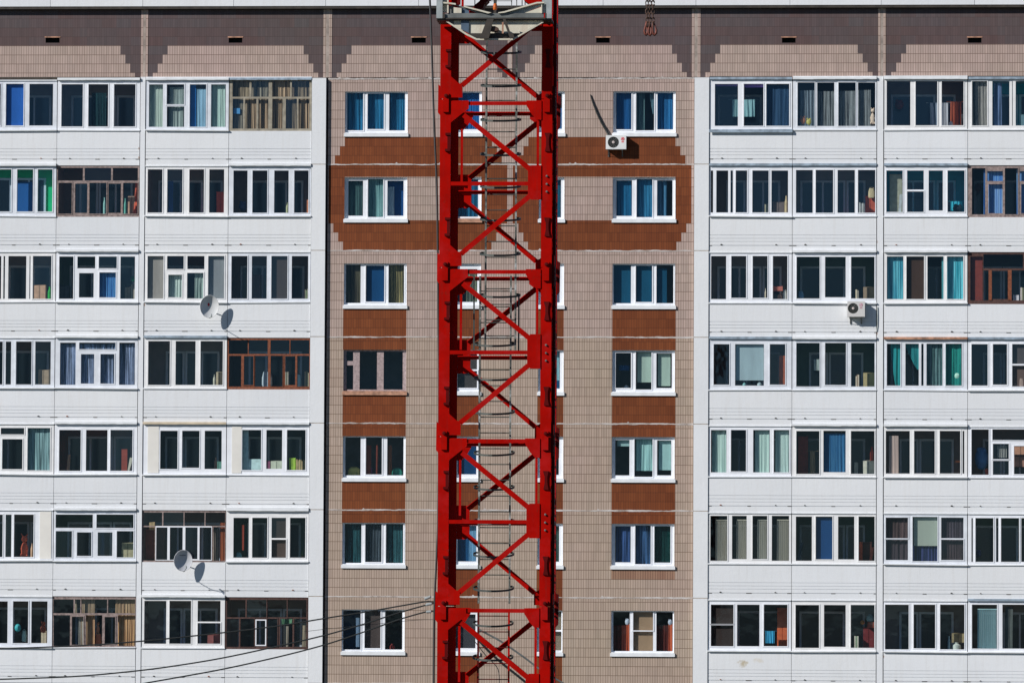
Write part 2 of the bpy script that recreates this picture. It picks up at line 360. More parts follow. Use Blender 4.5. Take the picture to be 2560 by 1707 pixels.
g = NG('grey_ladder_steel'); f = g.noise(2.6, 4, rough=0.8); g.l(g.ramp(f, [(0.42, (0.045, 0.05, 0.045)), (0.55, (0.16, 0.17, 0.15)), (0.66, (0.42, 0.45, 0.45))]), g.p.inputs['Base Color']); g.p.inputs['Roughness'].default_value = 0.5; M['ladder'] = g.mat
M['hoop'] = plain('dark_hoop_steel', (0.045, 0.055, 0.05), 0.5, 0.3, 6.0)
M['greysteel'] = plain('grey_painted_steel', (0.13, 0.14, 0.135), 0.5, 0.3, 5.0)
M['palegrey'] = plain('pale_grey_steel', (0.30, 0.33, 0.33), 0.5, 0.3, 5.0)
M['creamsteel'] = white_wall('cream_painted_steel', (0.66, 0.62, 0.50), (0.35, 0.18, 0.09), 0.9, 0.5)
M['darksteel'] = plain('dark_dirty_steel', (0.040, 0.032, 0.024), 0.6, 0.4, 5.0)
M['bluesteel'] = plain('blue_grey_steel', (0.07, 0.11, 0.16), 0.5, 0.3, 5.0)
M['cable'] = plain('black_cable_rubber', (0.015, 0.018, 0.018), 0.5, 0.2, 20.0)
M['rustmetal'] = plain('rusty_chain_metal', (0.07, 0.035, 0.022), 0.7, 0.5, 20.0)
M['rusthook'] = plain('rusty_red_hook', (0.14, 0.032, 0.018), 0.6, 0.4, 20.0)

# ------------------------------------------------------------------ measured layout of the facade
# zoomed views the openings were measured in: origin and scale of each
VIEW = {'a': (0, 0, 2.45), 'b': (340, 0, 2.45), 'c': (800, 0, 2.45), 'q': (1400, 0, 2.45), 'd': (1740, 0, 2.45), 'e': (2180, 0, 2.45),
        'f': (0, 600, 2.6133), 'g': (340, 600, 2.6133), 'C': (800, 600, 2.6133), 'Q': (1400, 600, 2.6133), 'h': (1740, 600, 2.6133), 'i': (2180, 600, 2.6133),
        'j': (0, 1107, 2.6133), 'k': (340, 1107, 2.6133), 'D': (800, 1107, 2.6133), 'K': (1400, 1107, 2.6133), 'l': (1740, 1107, 2.6133), 'm': (2180, 1107, 2.6133),
        'x': (1060, 0, 3.137), 'y': (1060, 480, 3.137), 'z': (1060, 960, 3.137), 'w': (1060, 1360, 4.518)}
def vp(v, x, y, Y=0.0):
    ox, oy, s_ = VIEW[v]; return at(ox + x / s_, oy + y / s_, Y)
def X(px, py=850, Y=0.0): return at(px, py, Y).x

STOREY = 2.796
ZF = [23.005 - STOREY * r for r in range(8)]
COL = {1: (X(-70), X(137.5)), 2: (X(137.5), X(345.5)), 3: (X(359), X(568)), 4: (X(568), X(775.5)),
       5: (X(1771.2), X(1980)), 6: (X(1980), X(2191.5)), 7: (X(2208.5), X(2419)), 8: (X(2419), X(2628))}
ROWN = ['top-row', 'second-row', 'third-row', 'fourth-row', 'fifth-row', 'sixth-row', 'bottom-row']
COLN = {1: 'outermost column with a dish wing', 2: '', 3: '', 4: ''}
COLN = {1: 'leftmost column', 2: 'second column from the left', 3: 'third column from the left', 4: 'white pier left of the tiles',
        5: 'white pier right of the tiles', 6: 'third column from the right', 7: 'second column from the right', 8: 'rightmost column'}

def wide(*ps): return list(ps)
BAL = {}
def bal(c, r, v, y0, y1, panes, items=(), **kw): BAL[(c, r)] = (v, y0, y1, panes, items, kw)
G = (125, 165, 160); PALE = (160, 188, 180)
bal(1, 0, 'a', 515, 770, [(-120, 5), (35, 145), (178, 325)], [('blind', 34, 147, 520, 765, (0, 78, 160), 'bright blue roller blind')])
bal(2, 0, 'a', 517, 776, [(375, 508), (540, 663), (697, 830)], [('lace', 560, 650, 570, 776, (16, 50, 56), 'dim teal curtain', {'c2': (12, 30, 36)})], fl='white')
bal(3, 0, 'b', 518, 778, [(78, 165), (188, 295, 518, 640), (188, 295, 653, 778), (328, 430), (458, 550)],
    [('cur', 78, 165, 520, 778, (165, 190, 180), 'pale green curtain in first pane'), ('cur', 205, 292, 535, 778, (120, 140, 138), 'grey curtain behind screen in second pane', {'net': 1}),
     ('blind', 328, 368, 520, 775, (0, 95, 160), 'narrow blue panel beside pale curtain'), ('cur', 366, 432, 545, 775, (140, 180, 195), 'light blue curtain beside blue panel'),
     ('cur', 458, 550, 520, 778, (160, 195, 188), 'pale gathered curtain in last pane')], fl='white')
bal(4, 0, 'b', 490, 787, [(592, 692, 497, 592), (708, 810, 497, 592), (835, 942, 497, 592), (955, 1060, 497, 592), (592, 655, 607, 787), (668, 735, 607, 787), (750, 808, 607, 787), (835, 895, 607, 787), (918, 983, 607, 787), (995, 1060, 607, 787)],
    [('cur', 588, 1062, 497, 790, (142, 132, 108), 'brown striped curtain behind olive wooden frame', {'c2': (52, 47, 38), 'fs': 16}), ('board', 597, 637, 664, 698, (60, 130, 175), 'small blue poster taped behind wooden frame', {'y': 0.10}),
     ('toy', 940, 985, 692, 785, (175, 95, 50), 'orange doll with pale hat'), ('toy', 768, 800, 708, 785, (150, 120, 80), 'tan toy figure behind wooden frame')], fr='olivewood', fl='bluegrey')
bal(1, 1, 'a', 1038, 1296, [(-80, 70), (103, 203), (230, 322)], [('blind', 106, 203, 1120, 1296, (5, 75, 140), 'blue sheet hanging against green wall', {'y': 0.42})], wall='green', fl='white', deep=0.52)
bal(2, 1, 'a', 1030, 1308, [(355, 505, 1030, 1105), (520, 678, 1030, 1105), (692, 842, 1030, 1105), (358, 438, 1122, 1308), (460, 532, 1126, 1303), (548, 650, 1122, 1308), (664, 738, 1126, 1303), (754, 842, 1122, 1308)],
    [('box', 783, 826, 1205, 1308, (150, 125, 105), 'beige carton behind weathered wooden frame'), ('board', 820, 846, 1120, 1308, (190, 75, 30), 'orange plank leaning behind weathered frame', {'lean': 8}),
     ('bottle', 630, 648, 1210, 1308, (90, 150, 150), 'teal bottle behind weathered frame'), ('bottle', 758, 775, 1215, 1308, (60, 135, 125), 'green glass bottle behind weathered frame')], fr='oldwood', wall='brown')
bal(3, 1, 'b', 1038, 1303, [(70, 162), (190, 285), (325, 417), (447, 540)],
    [('lace', 195, 228, 1110, 1300, (40, 75, 130), 'dim blue drape in second pane', {'c2': (15, 22, 50)}), ('cab', 492, 542, 1180, 1303, (165, 55, 30), 'red-brown cabinet in last pane')])
bal(4, 1, 'b', 1045, 1304, [(595, 683), (712, 805), (845, 935), (968, 1057)],
    [('bottle', 915, 935, 1240, 1304, (150, 160, 120), 'pale bottle behind third pane'), ('board', 1046, 1060, 1225, 1304, (180, 110, 70), 'thin orange board beside pier'),
     ('ball', 625, 680, 1232, 1290, (25, 40, 75), 'navy blue bundle in first pane')], fl='white', wall='brown')
bal(1, 2, 'f', 105, 384, [(-80, 8), (20, 33), (52, 172), (190, 199), (213, 336)],
    [('box', 218, 297, 297, 384, (165, 140, 115), 'beige cardboard box beside green bottle'), ('bottle', 310, 336, 305, 384, (0, 160, 50), 'bright green plastic bottle')])
bal(2, 2, 'f', 108, 384, [(385, 480), (505, 622, 108, 185), (645, 763, 108, 185), (515, 612, 216, 375), (648, 757, 212, 375), (785, 882)],
    [('cur', 645, 760, 205, 380, (10, 75, 140), 'blue curtain in small sash', {'c2': (60, 120, 170)}), ('box', 815, 853, 312, 384, (140, 130, 115), 'grey-beige carton under green cap'),
     ('books', 856, 882, 275, 384, (175, 175, 165), 'white folders under green cap'), ('ball', 852, 884, 235, 270, (0, 110, 70), 'green cap on white folders', {'y': 0.3}), ('box', 388, 450, 300, 384, (45, 60, 70), 'dark crate in first pane')], fl='white', wall='dkgreen')
bal(3, 2, 'g', 105, 382, [(74, 180), (203, 312, 105, 190), (335, 447, 105, 190), (210, 300, 227, 374), (333, 440, 215, 382), (470, 577)],
    [('blind', 74, 180, 107, 384, (128, 128, 124), 'grey roller screen in first pane'), ('blind', 470, 577, 107, 384, (128, 128, 124), 'grey roller screen behind the dish'),
     ('cur', 208, 302, 222, 378, (160, 185, 180), 'white curtain in small lower sash'), ('cur', 383, 442, 215, 384, (150, 165, 150), 'white drape with dark leaf print', {'c2': (50, 70, 60)})], wall='red')
bal(4, 2, 'g', 105, 383, [(622, 728), (755, 855), (883, 990), (1016, 1125)],
    [('cab', 752, 812, 230, 383, (70, 36, 30), 'dark red cabinet in second pane', {'y': 1.0}), ('books', 1100, 1126, 318, 383, (160, 165, 140), 'pale papers beside pier'), ('blind', 884, 990, 107, 383, (72, 66, 64), 'brown-grey screen in third pane')], wall='brown')
bal(1, 3, 'f', 663, 943, [(-80, 18), (35, 73), (103, 207), (228, 332)], [('box', 250, 318, 850, 943, (135, 122, 98), 'beige carton on bare balcony'), ('box', 318, 332, 850, 943, (80, 75, 65), 'thin dark carton beside beige one')], wall='brown')
bal(2, 3, 'f', 670, 945, [(390, 495), (517, 755, 670, 713), (527, 615, 745, 937), (655, 747, 745, 937), (777, 882)],
    [('lace', 388, 884, 680, 948, (120, 150, 190), 'blue-white lace curtain across all panes', {'c2': (35, 48, 62), 'see': 0.35, 'fs': 14})], fl='white')
bal(3, 3, 'g', 660, 946, [(78, 222), (257, 389), (420, 568)],
    [('box', 523, 568, 865, 946, (145, 140, 115), 'beige ribbed carton beside white bottle'), ('bottle', 500, 520, 878, 946, (150, 155, 140), 'white bottle beside ribbed carton')], fl='bluegrey')
bal(4, 3, 'g', 652, 955, [(607, 728, 655, 742), (738, 858, 655, 742), (880, 1000, 655, 742), (1010, 1130, 655, 742), (608, 685, 757, 955), (706, 765, 760, 945), (778, 860, 757, 955), (880, 957, 757, 955), (975, 1038, 760, 945), (1054, 1130, 757, 955)],
    [('bag', 820, 888, 845, 950, (150, 160, 160), 'white and red checked bag'), ('books', 972, 996, 855, 950, (150, 145, 130), 'white folders behind orange frame'),
     ('box', 1035, 1075, 880, 950, (30, 60, 75), 'dark blue box behind orange frame'), ('books', 1100, 1130, 850, 955, (165, 150, 110), 'yellow and red files behind orange frame')], fr='orangewood', wall='dark')
bal(1, 4, 'f', 1227, 1503, [(-80, -12), (5, 158, 1227, 1268), (13, 147, 1300, 1495), (178, 328)], [('cur', 180, 330, 1232, 1503, (120, 160, 165), 'teal-white patterned curtain', {'c2': (35, 60, 65), 'fs': 14})])
bal(2, 4, 'f', 1240, 1506, [(385, 528), (560, 702), (720, 866)],
    [('board', 438, 460, 1400, 1506, (190, 150, 115), 'pale narrow plank in dark red interior', {'lean': 5}), ('board', 793, 832, 1365, 1506, (120, 45, 25), 'red-brown panel beside white board'), ('board', 832, 866, 1420, 1506, (150, 165, 155), 'white pointed board beside red-brown panel', {'lean': 10})], wall='red', fl='white')
bal(3, 4, 'g', 1245, 1494, [(157, 272), (300, 415, 1245, 1486), (447, 560)],
    [('box', 520, 558, 1450, 1494, (75, 130, 120), 'small teal box in last pane'), ('bottle', 508, 530, 1420, 1494, (120, 95, 80), 'brown jar behind teal box')], fl='beige', panel=(75, 150), wall='dark')
bal(4, 4, 'g', 1240, 1501, [(692, 818), (850, 955, 1240, 1493), (985, 1108)],
    [('board', 692, 736, 1240, 1501, (140, 175, 180), 'pale blue upright panel', {'y': 0.2}), ('board', 735, 818, 1430, 1501, (145, 178, 180), 'pale blue low panel', {'y': 0.2}),
     ('box', 880, 955, 1445, 1495, (150, 170, 155), 'pale green box in middle pane'), ('box', 848, 876, 1446, 1495, (110, 60, 95), 'mauve box in middle pane'), ('box', 1000, 1042, 1425, 1501, (120, 165, 35), 'lime green box'), ('books', 1046, 1106, 1428, 1501, (150, 140, 100), 'mixed yellow files beside lime green box')],
    fl='white', panel=(625, 690), wall='dark')
bal(1, 5, 'j', 467, 743, [(-80, 18), (34, 75), (90, 220)],
    [('toy', 130, 182, 590, 738, (190, 80, 40), 'orange plush deer'), ('bottle', 198, 218, 655, 743, (140, 120, 95), 'tan vase beside plush deer'), ('lace', 34, 90, 480, 743, (50, 60, 58), 'dim grey drape beside plush deer')], panel=(258, 336))
bal(2, 5, 'j', 467, 746, [(363, 606, 467, 553), (630, 872, 467, 553), (363, 470, 575, 746), (502, 597, 583, 736), (637, 734, 583, 736), (762, 872, 575, 746)],
    [('box', 795, 872, 655, 746, (150, 150, 120), 'pale ribbed carton in last lower pane'), ('lace', 655, 682, 583, 740, (50, 80, 110), 'narrow dim blue drape in third lower pane')], fl='white', wall='dkgreen')
bal(3, 5, 'k', 455, 766, [(48, 168, 455, 538), (180, 308, 455, 538), (318, 445, 455, 538), (455, 580, 455, 538), (48, 120, 550, 766), (133, 203, 552, 760), (222, 303, 552, 760), (323, 400, 552, 755), (416, 490, 552, 760), (505, 580, 550, 766)],
    [('board', 62, 120, 560, 740, (135, 65, 50), 'pinkish brown panel behind thin frame'), ('box', 86, 122, 520, 566, (170, 140, 85), 'small tan box hanging at frame corner', {'y': 0.12, 'hang': 1}),
     ('cab', 132, 185, 555, 766, (80, 35, 18), 'dark orange-brown wardrobe behind thin frame', {'y': 0.9}), ('cur', 548, 580, 520, 766, (128, 66, 30), 'narrow orange curtain'), ('lace', 503, 545, 560, 766, (130, 125, 115), 'grey lace strip beside orange curtain', {'c2': (60, 55, 50)})],
    fr='oldwood', sash=[1, 0, 0, 0, 0], whiteframe=(126, 496, 543, 766), wall='brown')
bal(4, 5, 'k', 488, 748, [(635, 737), (758, 858), (885, 980, 488, 620), (885, 980, 631, 748), (1005, 1107)],
    [('cur', 692, 708, 535, 700, (110, 45, 30), 'thin red-brown drape in first pane'), ('bag', 650, 690, 712, 748, (70, 130, 140), 'small teal bag in first pane'), ('blind', 885, 982, 490, 748, (62, 56, 52), 'brown screen with white crossbar'), ('plantpot', 1065, 1107, 700, 748, (70, 90, 60), 'small plant in last pane')], fl='thickwhite', wall='dkgreen')
bal(1, 6, 'j', 1033, 1305, [(-80, 50), (83, 185), (203, 310)],
    [('ball', 92, 135, 1180, 1232, (20, 140, 150), 'teal round cushion'), ('bag', 140, 172, 1218, 1290, (120, 160, 155), 'pale bag beside teal cushion'), ('box', 268, 303, 1232, 1305, (150, 145, 125), 'beige box under brown doll'), ('toy', 262, 300, 1160, 1235, (120, 55, 35), 'brown doll above beige box', {'y': 0.3})], wall='brown')
bal(2, 6, 'j', 1022, 1322, [(350, 478, 1022, 1108), (490, 522, 1022, 1108), (532, 697, 1022, 1108), (707, 880, 1022, 1108), (350, 455, 1125, 1322), (470, 543, 1135, 1315), (560, 665, 1125, 1322), (685, 750, 1137, 1312), (770, 880, 1125, 1322)],
    [('cur', 485, 502, 1020, 1110, (185, 165, 130), 'thin beige drape strip in upper pane'), ('cur', 528, 620, 1020, 1325, (190, 160, 120), 'tan striped curtain in centre panes', {'c2': (60, 45, 35), 'fs': 15}),
     ('cur', 752, 882, 1020, 1325, (195, 160, 110), 'golden tan curtain in end panes', {'c2': (110, 80, 55), 'fs': 13}), ('cur', 512, 548, 1135, 1318, (190, 180, 160), 'cream narrow curtain in small sash'),
     ('bag', 615, 662, 1235, 1310, (150, 90, 60), 'tan sack between curtains'), ('toy', 625, 650, 1160, 1240, (170, 120, 90), 'tan doll between curtains', {'y': 0.3})], fr='oldwood', wall='dark')
bal(3, 6, 'k', 1030, 1309, [(52, 198), (217, 360), (402, 552, 1030, 1165), (402, 552, 1175, 1309)], [('box', 467, 550, 1255, 1309, (120, 60, 55), 'dull pink carton')], fl='white')
bal(4, 6, 'k', 1020, 1328, [(595, 713, 1025, 1135), (725, 850, 1025, 1135), (862, 982, 1025, 1135), (992, 1112, 1025, 1135), (592, 670, 1148, 1328), (683, 770, 1148, 1328), (788, 842, 1160, 1315), (858, 922, 1148, 1328), (942, 1020, 1148, 1328), (1034, 1112, 1148, 1328)],
    [('cur', 958, 998, 1195, 1320, (150, 145, 130), 'beige strip under green cloth'), ('cur', 1086, 1110, 1190, 1325, (150, 145, 125), 'beige strip beside pier'), ('cloth', 950, 1020, 1150, 1182, (85, 135, 105), 'green cloth hung behind dark brown frame')],
    fr='darkwood', sashwhite=[6], wall='brown')

bal(5, 0, 'd', 515, 772, [(115, 257), (293, 413), (430, 571)],
    [('blind', 117, 257, 516, 530, (130, 95, 190), 'purple valance in first pane'), ('blind', 295, 412, 518, 537, (130, 95, 190), 'purple valance in second pane'),
     ('cloth', 222, 362, 612, 716, (125, 180, 190), 'light blue laundry hanging on a line'), ('cur', 430, 571, 516, 775, (28, 62, 92), 'dark blue curtain in third pane', {'c2': (18, 48, 78)})], fl='bluegrey', sill='bluegrey', wall='dark', rust=1)
bal(6, 0, 'd', 506, 773, [(622, 727), (742, 847), (872, 978), (992, 1098)],
    [('lace', 635, 728, 553, 775, (120, 132, 136), 'grey lace curtain above plush toys', {'c2': (50, 55, 58), 'see': 0.3, 'fs': 14}), ('lace', 742, 848, 558, 775, (120, 132, 136), 'grey lace curtain in second pane', {'c2': (50, 55, 58), 'see': 0.3, 'fs': 14}),
     ('lace', 878, 980, 556, 775, (120, 132, 136), 'grey lace curtain in third pane', {'c2': (50, 55, 58), 'see': 0.3, 'fs': 14}), ('lace', 994, 1070, 550, 775, (120, 132, 136), 'grey lace curtain in fourth pane', {'c2': (50, 55, 58), 'see': 0.3, 'fs': 14}),
     ('ball', 630, 680, 705, 772, (200, 120, 70), 'orange plush toy', {'y': 0.1}), ('ball', 672, 712, 722, 772, (190, 175, 50), 'yellow plush toy', {'y': 0.1}), ('toy', 1066, 1098, 650, 760, (190, 175, 155), 'white doll in last pane', {'y': 0.1})], fl='white', wall='dark')
bal(7, 0, 'e', 498, 769, [(90, 235), (267, 400), (427, 561)],
    [('cloth', 355, 466, 632, 769, (150, 158, 165), 'white cloth with grey print', {'c2': (60, 70, 85)}), ('cloth', 480, 546, 625, 769, (175, 85, 45), 'orange and brown striped towel', {'c2': (60, 30, 25)}), ('bottle', 470, 497, 742, 769, (170, 170, 175), 'white jar under orange towel'),
     ('board', 527, 561, 700, 769, (120, 150, 160), 'pale leaning board beside towel', {'lean': 20}), ('ball', 140, 195, 610, 670, (90, 12, 22), 'dark red bundle in first pane', {'y': 0.9})], fl='thickwhite', wall='brown')
bal(8, 0, 'e', 498, 770, [(613, 705), (737, 842), (858, 862), (880, 975), (1000, 1075)],
    [('lace', 613, 706, 505, 772, (125, 135, 135), 'grey lace curtain in first pane', {'c2': (45, 55, 60), 'see': 0.3}), ('cur', 745, 795, 510, 772, (110, 130, 165), 'grey-blue drape strip', {'c2': (60, 75, 95)}), ('box', 912, 955, 705, 770, (75, 110, 120), 'grey box behind fourth pane')], fl='bluegrey', wall='teal')
bal(5, 1, 'd', 1045, 1302, [(90, 105), (124, 197), (211, 226), (243, 313), (345, 445), (462, 564)],
    [('books', 420, 443, 1240, 1302, (160, 150, 115), 'beige folders beside mullion'), ('box', 470, 540, 1240, 1302, (100, 85, 75), 'brown carton in last pane'), ('bottle', 542, 564, 1200, 1302, (175, 150, 100), 'yellow-white bottle in last pane')], fl='bluegrey', wall='brown')
bal(6, 1, 'd', 1042, 1304, [(612, 715), (733, 840), (867, 973), (992, 1098)],
    [('cab', 1038, 1098, 1205, 1304, (185, 72, 20), 'orange cabinet under tan bag'), ('bag', 1055, 1098, 1145, 1206, (185, 165, 115), 'tan bag on orange cabinet', {'y': 0.5}), ('books', 998, 1034, 1235, 1304, (165, 165, 155), 'white folders beside orange cabinet')], fl='bluegrey', wall='')
bal(7, 1, 'e', 1045, 1299, [(88, 188), (215, 317, 1045, 1162), (215, 317, 1173, 1299), (347, 434, 1045, 1290), (463, 567)],
    [('board', 108, 184, 1068, 1299, (140, 138, 110), 'tall beige board in first pane', {'y': 0.25}), ('board', 160, 186, 1190, 1299, (150, 152, 145), 'thin white stick leaning on beige board', {'lean': 14, 'y': 0.2}),
     ('cloth', 480, 552, 1235, 1292, (30, 165, 180), 'cyan cloth in teal interior'), ('ball', 495, 560, 1252, 1299, (25, 28, 32), 'black bundle under cyan cloth', {'y': 0.2})], fl='bluegrey', wall='teal')
bal(8, 1, 'e', 1032, 1312, [(614, 692), (708, 800, 1050, 1108), (716, 798, 1130, 1305), (816, 892), (908, 1000, 1050, 1108), (916, 996, 1130, 1305), (1015, 1085)],
    [('cur', 684, 812, 1040, 1315, (110, 165, 215), 'blue-white striped curtain in first sash', {'c2': (25, 85, 160), 'fs': 14}), ('cur', 886, 1000, 1040, 1315, (110, 165, 215), 'blue-white striped curtain in second sash', {'c2': (25, 85, 160), 'fs': 14}),
     ('ball', 628, 672, 1120, 1175, (75, 20, 30), 'dark red lamp behind wooden frame', {'y': 0.8})], fr='oldwood', wall='dark')
bal(5, 2, 'h', 105, 386, [(98, 197), (230, 328, 105, 378), (370, 467, 105, 378), (502, 597)],
    [('box', 502, 566, 305, 332, (150, 85, 75), 'pink carton on top of jars'), ('bottle', 535, 565, 345, 386, (120, 105, 95), 'brown jar under pink carton'), ('bag', 566, 597, 325, 380, (150, 165, 165), 'white bag beside pink carton'), ('bottle', 448, 460, 315, 380, (160, 155, 135), 'thin cream bottle beside mullion')], wall='')
bal(6, 2, 'h', 110, 382, [(657, 808), (843, 978, 110, 374), (1013, 1166)],
    [('box', 1093, 1164, 310, 382, (115, 105, 88), 'beige carton above the air conditioner'), ('books', 1042, 1064, 322, 382, (160, 160, 140), 'white folders above the air conditioner'), ('bag', 665, 705, 330, 382, (80, 125, 155), 'light blue bag in first pane')], fl='white', wall='dkgreen')
bal(7, 2, 'i', 107, 386, [(97, 205), (225, 340), (362, 468), (490, 597)],
    [('cur', 97, 207, 110, 388, (85, 165, 170), 'cyan curtain with pale centre', {'c2': (0, 110, 130), 'fs': 6}), ('blind', 225, 340, 110, 388, (52, 42, 35), 'dark brown screen in second pane'), ('cur', 490, 598, 110, 388, (95, 185, 190), 'bright cyan and white curtain', {'c2': (0, 130, 140), 'fs': 8}), ('cur', 456, 468, 110, 388, (60, 130, 140), 'thin cyan drape edge')], fl='white', wall='dark')
bal(8, 2, 'i', 92, 398, [(730, 985, 95, 183), (645, 722, 110, 392), (730, 760, 200, 392), (785, 888, 203, 384), (912, 1080, 200, 392)],
    [('board', 648, 722, 112, 398, (100, 32, 18), 'red-brown panel behind dark frame', {'y': 0.12}), ('books', 970, 990, 300, 380, (170, 165, 160), 'white and red papers on dark shelf'), ('box', 925, 960, 362, 392, (170, 175, 185), 'small white box on dark shelf')], fr='darkwood', orange=[(762, 783, 196, 392), (888, 912, 196, 392)], wall='dark')
bal(5, 3, 'h', 680, 944, [(115, 218), (255, 444, 680, 950), (482, 583)],
    [('blind', 257, 443, 688, 916, (150, 168, 165), 'wide white roller blind'), ('board', 543, 582, 755, 944, (190, 90, 30), 'bright orange upright board', {'y': 0.3}), ('board', 484, 538, 745, 944, (60, 58, 40), 'olive board beside orange board'),
     ('bottle', 303, 328, 930, 952, (110, 160, 150), 'small green jar under roller blind', {'y': 0.15}), ('bottle', 400, 430, 925, 952, (150, 165, 160), 'small white jar under roller blind', {'y': 0.15})], fl='bluegrey', wall='')
bal(6, 3, 'h', 672, 956, [(655, 808), (843, 980, 672, 946), (1013, 1167)],
    [('box', 1093, 1166, 870, 956, (135, 130, 90), 'beige box fan shaped carton'), ('books', 1043, 1066, 875, 956, (160, 160, 145), 'white folders beside beige carton'), ('cloth', 770, 806, 780, 852, (130, 150, 150), 'small white cloth hanging behind mullion')], fl='white', wall='dkgreen')
bal(7, 3, 'i', 677, 950, [(97, 186), (218, 306), (322, 337), (356, 461), (481, 587)],
    [('cur', 120, 186, 680, 952, (0, 130, 135), 'teal curtain gathered to a point', {'c2': (0, 85, 80), 'taper': 0.45}), ('cur', 218, 308, 680, 845, (20, 125, 130), 'teal triangular drape', {'c2': (0, 90, 95), 'taper': 0.15, 'tr': 1}),
     ('lace', 358, 460, 680, 952, (85, 120, 125), 'grey-green lace in third pane', {'c2': (30, 65, 65)}), ('cur', 481, 588, 680, 952, (0, 120, 110), 'full teal curtain', {'c2': (0, 90, 90)}), ('ball', 535, 582, 862, 910, (140, 190, 175), 'white round lamp against teal curtain', {'y': 0.1})], fl='rusty', wall='dark')
bal(8, 3, 'i', 680, 956, [(650, 756, 680, 950), (790, 882, 680, 944), (916, 1080, 680, 808), (916, 1080, 820, 956)],
    [('blind', 916, 1080, 680, 956, (78, 70, 66), 'brown-grey screen with white crossbar'), ('bag', 955, 995, 895, 950, (120, 112, 105), 'pale bag behind brown-grey screen', {'y': 0.1})], fl='bluegrey', wall='dark')
bal(5, 4, 'h', 1240, 1516, [(97, 199), (228, 327, 1240, 1510), (373, 482), (508, 609)],
    [('cur', 105, 198, 1243, 1520, (150, 180, 175), 'pale green curtain in first pane', {'c2': (125, 160, 155)}), ('cur', 385, 482, 1243, 1520, (150, 180, 175), 'pale green curtain in third pane', {'c2': (125, 160, 155)}), ('cur', 518, 609, 1243, 1520, (152, 180, 176), 'pale green curtain in fourth pane', {'c2': (130, 160, 158)})], wall='dark')
bal(6, 4, 'h', 1247, 1526, [(655, 806), (832, 978, 1245, 1515), (1012, 1166)],
    [('cab', 665, 732, 1285, 1526, (130, 45, 22), 'tall red-brown cabinet'), ('cloth', 745, 778, 1378, 1526, (130, 120, 95), 'beige cloth hanging beside red-brown cabinet'), ('cur', 833, 978, 1262, 1520, (8, 70, 115), 'deep blue curtain in middle pane', {'c2': (30, 90, 130)}),
     ('box', 1090, 1164, 1443, 1526, (160, 170, 158), 'white box in last pane'), ('box', 1035, 1058, 1455, 1526, (150, 160, 150), 'narrow white carton beside white box'), ('bottle', 1138, 1160, 1350, 1442, (150, 55, 30), 'orange-red bottle on white box', {'y': 0.6})], fl='white', wall='grey')
bal(7, 4, 'i', 1246, 1524, [(90, 247), (275, 410), (426, 429), (443, 577), (592, 603)],
    [('cur', 112, 172, 1278, 1524, (158, 145, 138), 'pinkish beige curtain strip', {'c2': (140, 126, 120)}), ('board', 545, 578, 1440, 1452, (160, 85, 25), 'small orange shelf board', {'y': 0.5, 'hang': 1})], fl='white', wall='brown')
bal(8, 4, 'i', 1236, 1532, [(650, 763), (787, 1080, 1236, 1306), (790, 894, 1330, 1430), (790, 894, 1441, 1532), (928, 1080, 1345, 1528)],
    [('ball', 672, 762, 1350, 1500, (0, 72, 125), 'big blue shiny bag', {'y': 0.25}), ('box', 740, 762, 1495, 1532, (160, 60, 35), 'small red carton under blue bag'), ('lace', 820, 880, 1345, 1420, (130, 128, 118), 'grey net drape in small sash'),
     ('box', 930, 1010, 1350, 1405, (150, 110, 85), 'tan carton on top of shelf', {'y': 0.5, 'hang': 1}), ('box', 932, 1000, 1415, 1480, (140, 100, 80), 'tan carton lower on shelf', {'y': 0.5})], wall='brown')
bal(5, 5, 'l', 475, 768, [(93, 204), (235, 331, 475, 757), (369, 465, 475, 757), (495, 608)],
    [('vbl', 128, 204, 505, 770, (160, 162, 148), 'beige vertical blind in first pane'), ('vbl', 264, 331, 505, 760, (160, 162, 148), 'beige vertical blind in second pane'), ('vbl', 400, 465, 505, 760, (150, 162, 152), 'beige vertical blind in third pane'), ('vbl', 528, 608, 505, 770, (160, 162, 148), 'beige vertical blind in fourth pane')], wall='dark')
bal(6, 5, 'l', 480, 768, [(652, 757), (782, 891, 480, 759), (928, 1034, 480, 759), (1062, 1167)],
    [('blind', 782, 891, 490, 760, (10, 60, 105), 'deep blue blind in second pane'), ('board', 1064, 1088, 645, 768, (150, 62, 25), 'orange-brown board behind last pane'), ('cab', 1090, 1148, 650, 768, (60, 30, 22), 'dark brown cabinet behind last pane'), ('board', 1128, 1164, 680, 768, (120, 60, 45), 'reddish leaning plank behind last pane', {'lean': 18, 'y': 0.4}),
     ('board', 655, 700, 650, 768, (40, 60, 80), 'blue-grey leaning ladder rail in first pane', {'lean': 12})], wall='dkgreen')
bal(7, 5, 'm', 487, 763, [(90, 235, 487, 621), (90, 235, 631, 763), (265, 428, 482, 771), (452, 598, 487, 621), (452, 598, 631, 763)],
    [('cur', 90, 237, 488, 765, (72, 60, 62), 'brown striped curtain in first pane', {'c2': (50, 42, 42)}), ('cur', 452, 598, 488, 765, (74, 64, 70), 'brown striped curtain in last pane', {'c2': (50, 42, 44)}),
     ('blind', 273, 428, 484, 671, (165, 185, 172), 'white roller blind half down'), ('cur', 268, 428, 660, 773, (60, 72, 130), 'navy striped curtain below roller blind', {'c2': (10, 25, 45), 'y': 0.2})], wall='dark')
bal(8, 5, 'm', 490, 775, [(650, 659), (676, 793), (810, 826), (843, 961), (975, 1080)],
    [('ball', 680, 715, 695, 745, (30, 45, 85), 'navy bundle behind first wide pane', {'y': 0.6})], wall='dkgreen')
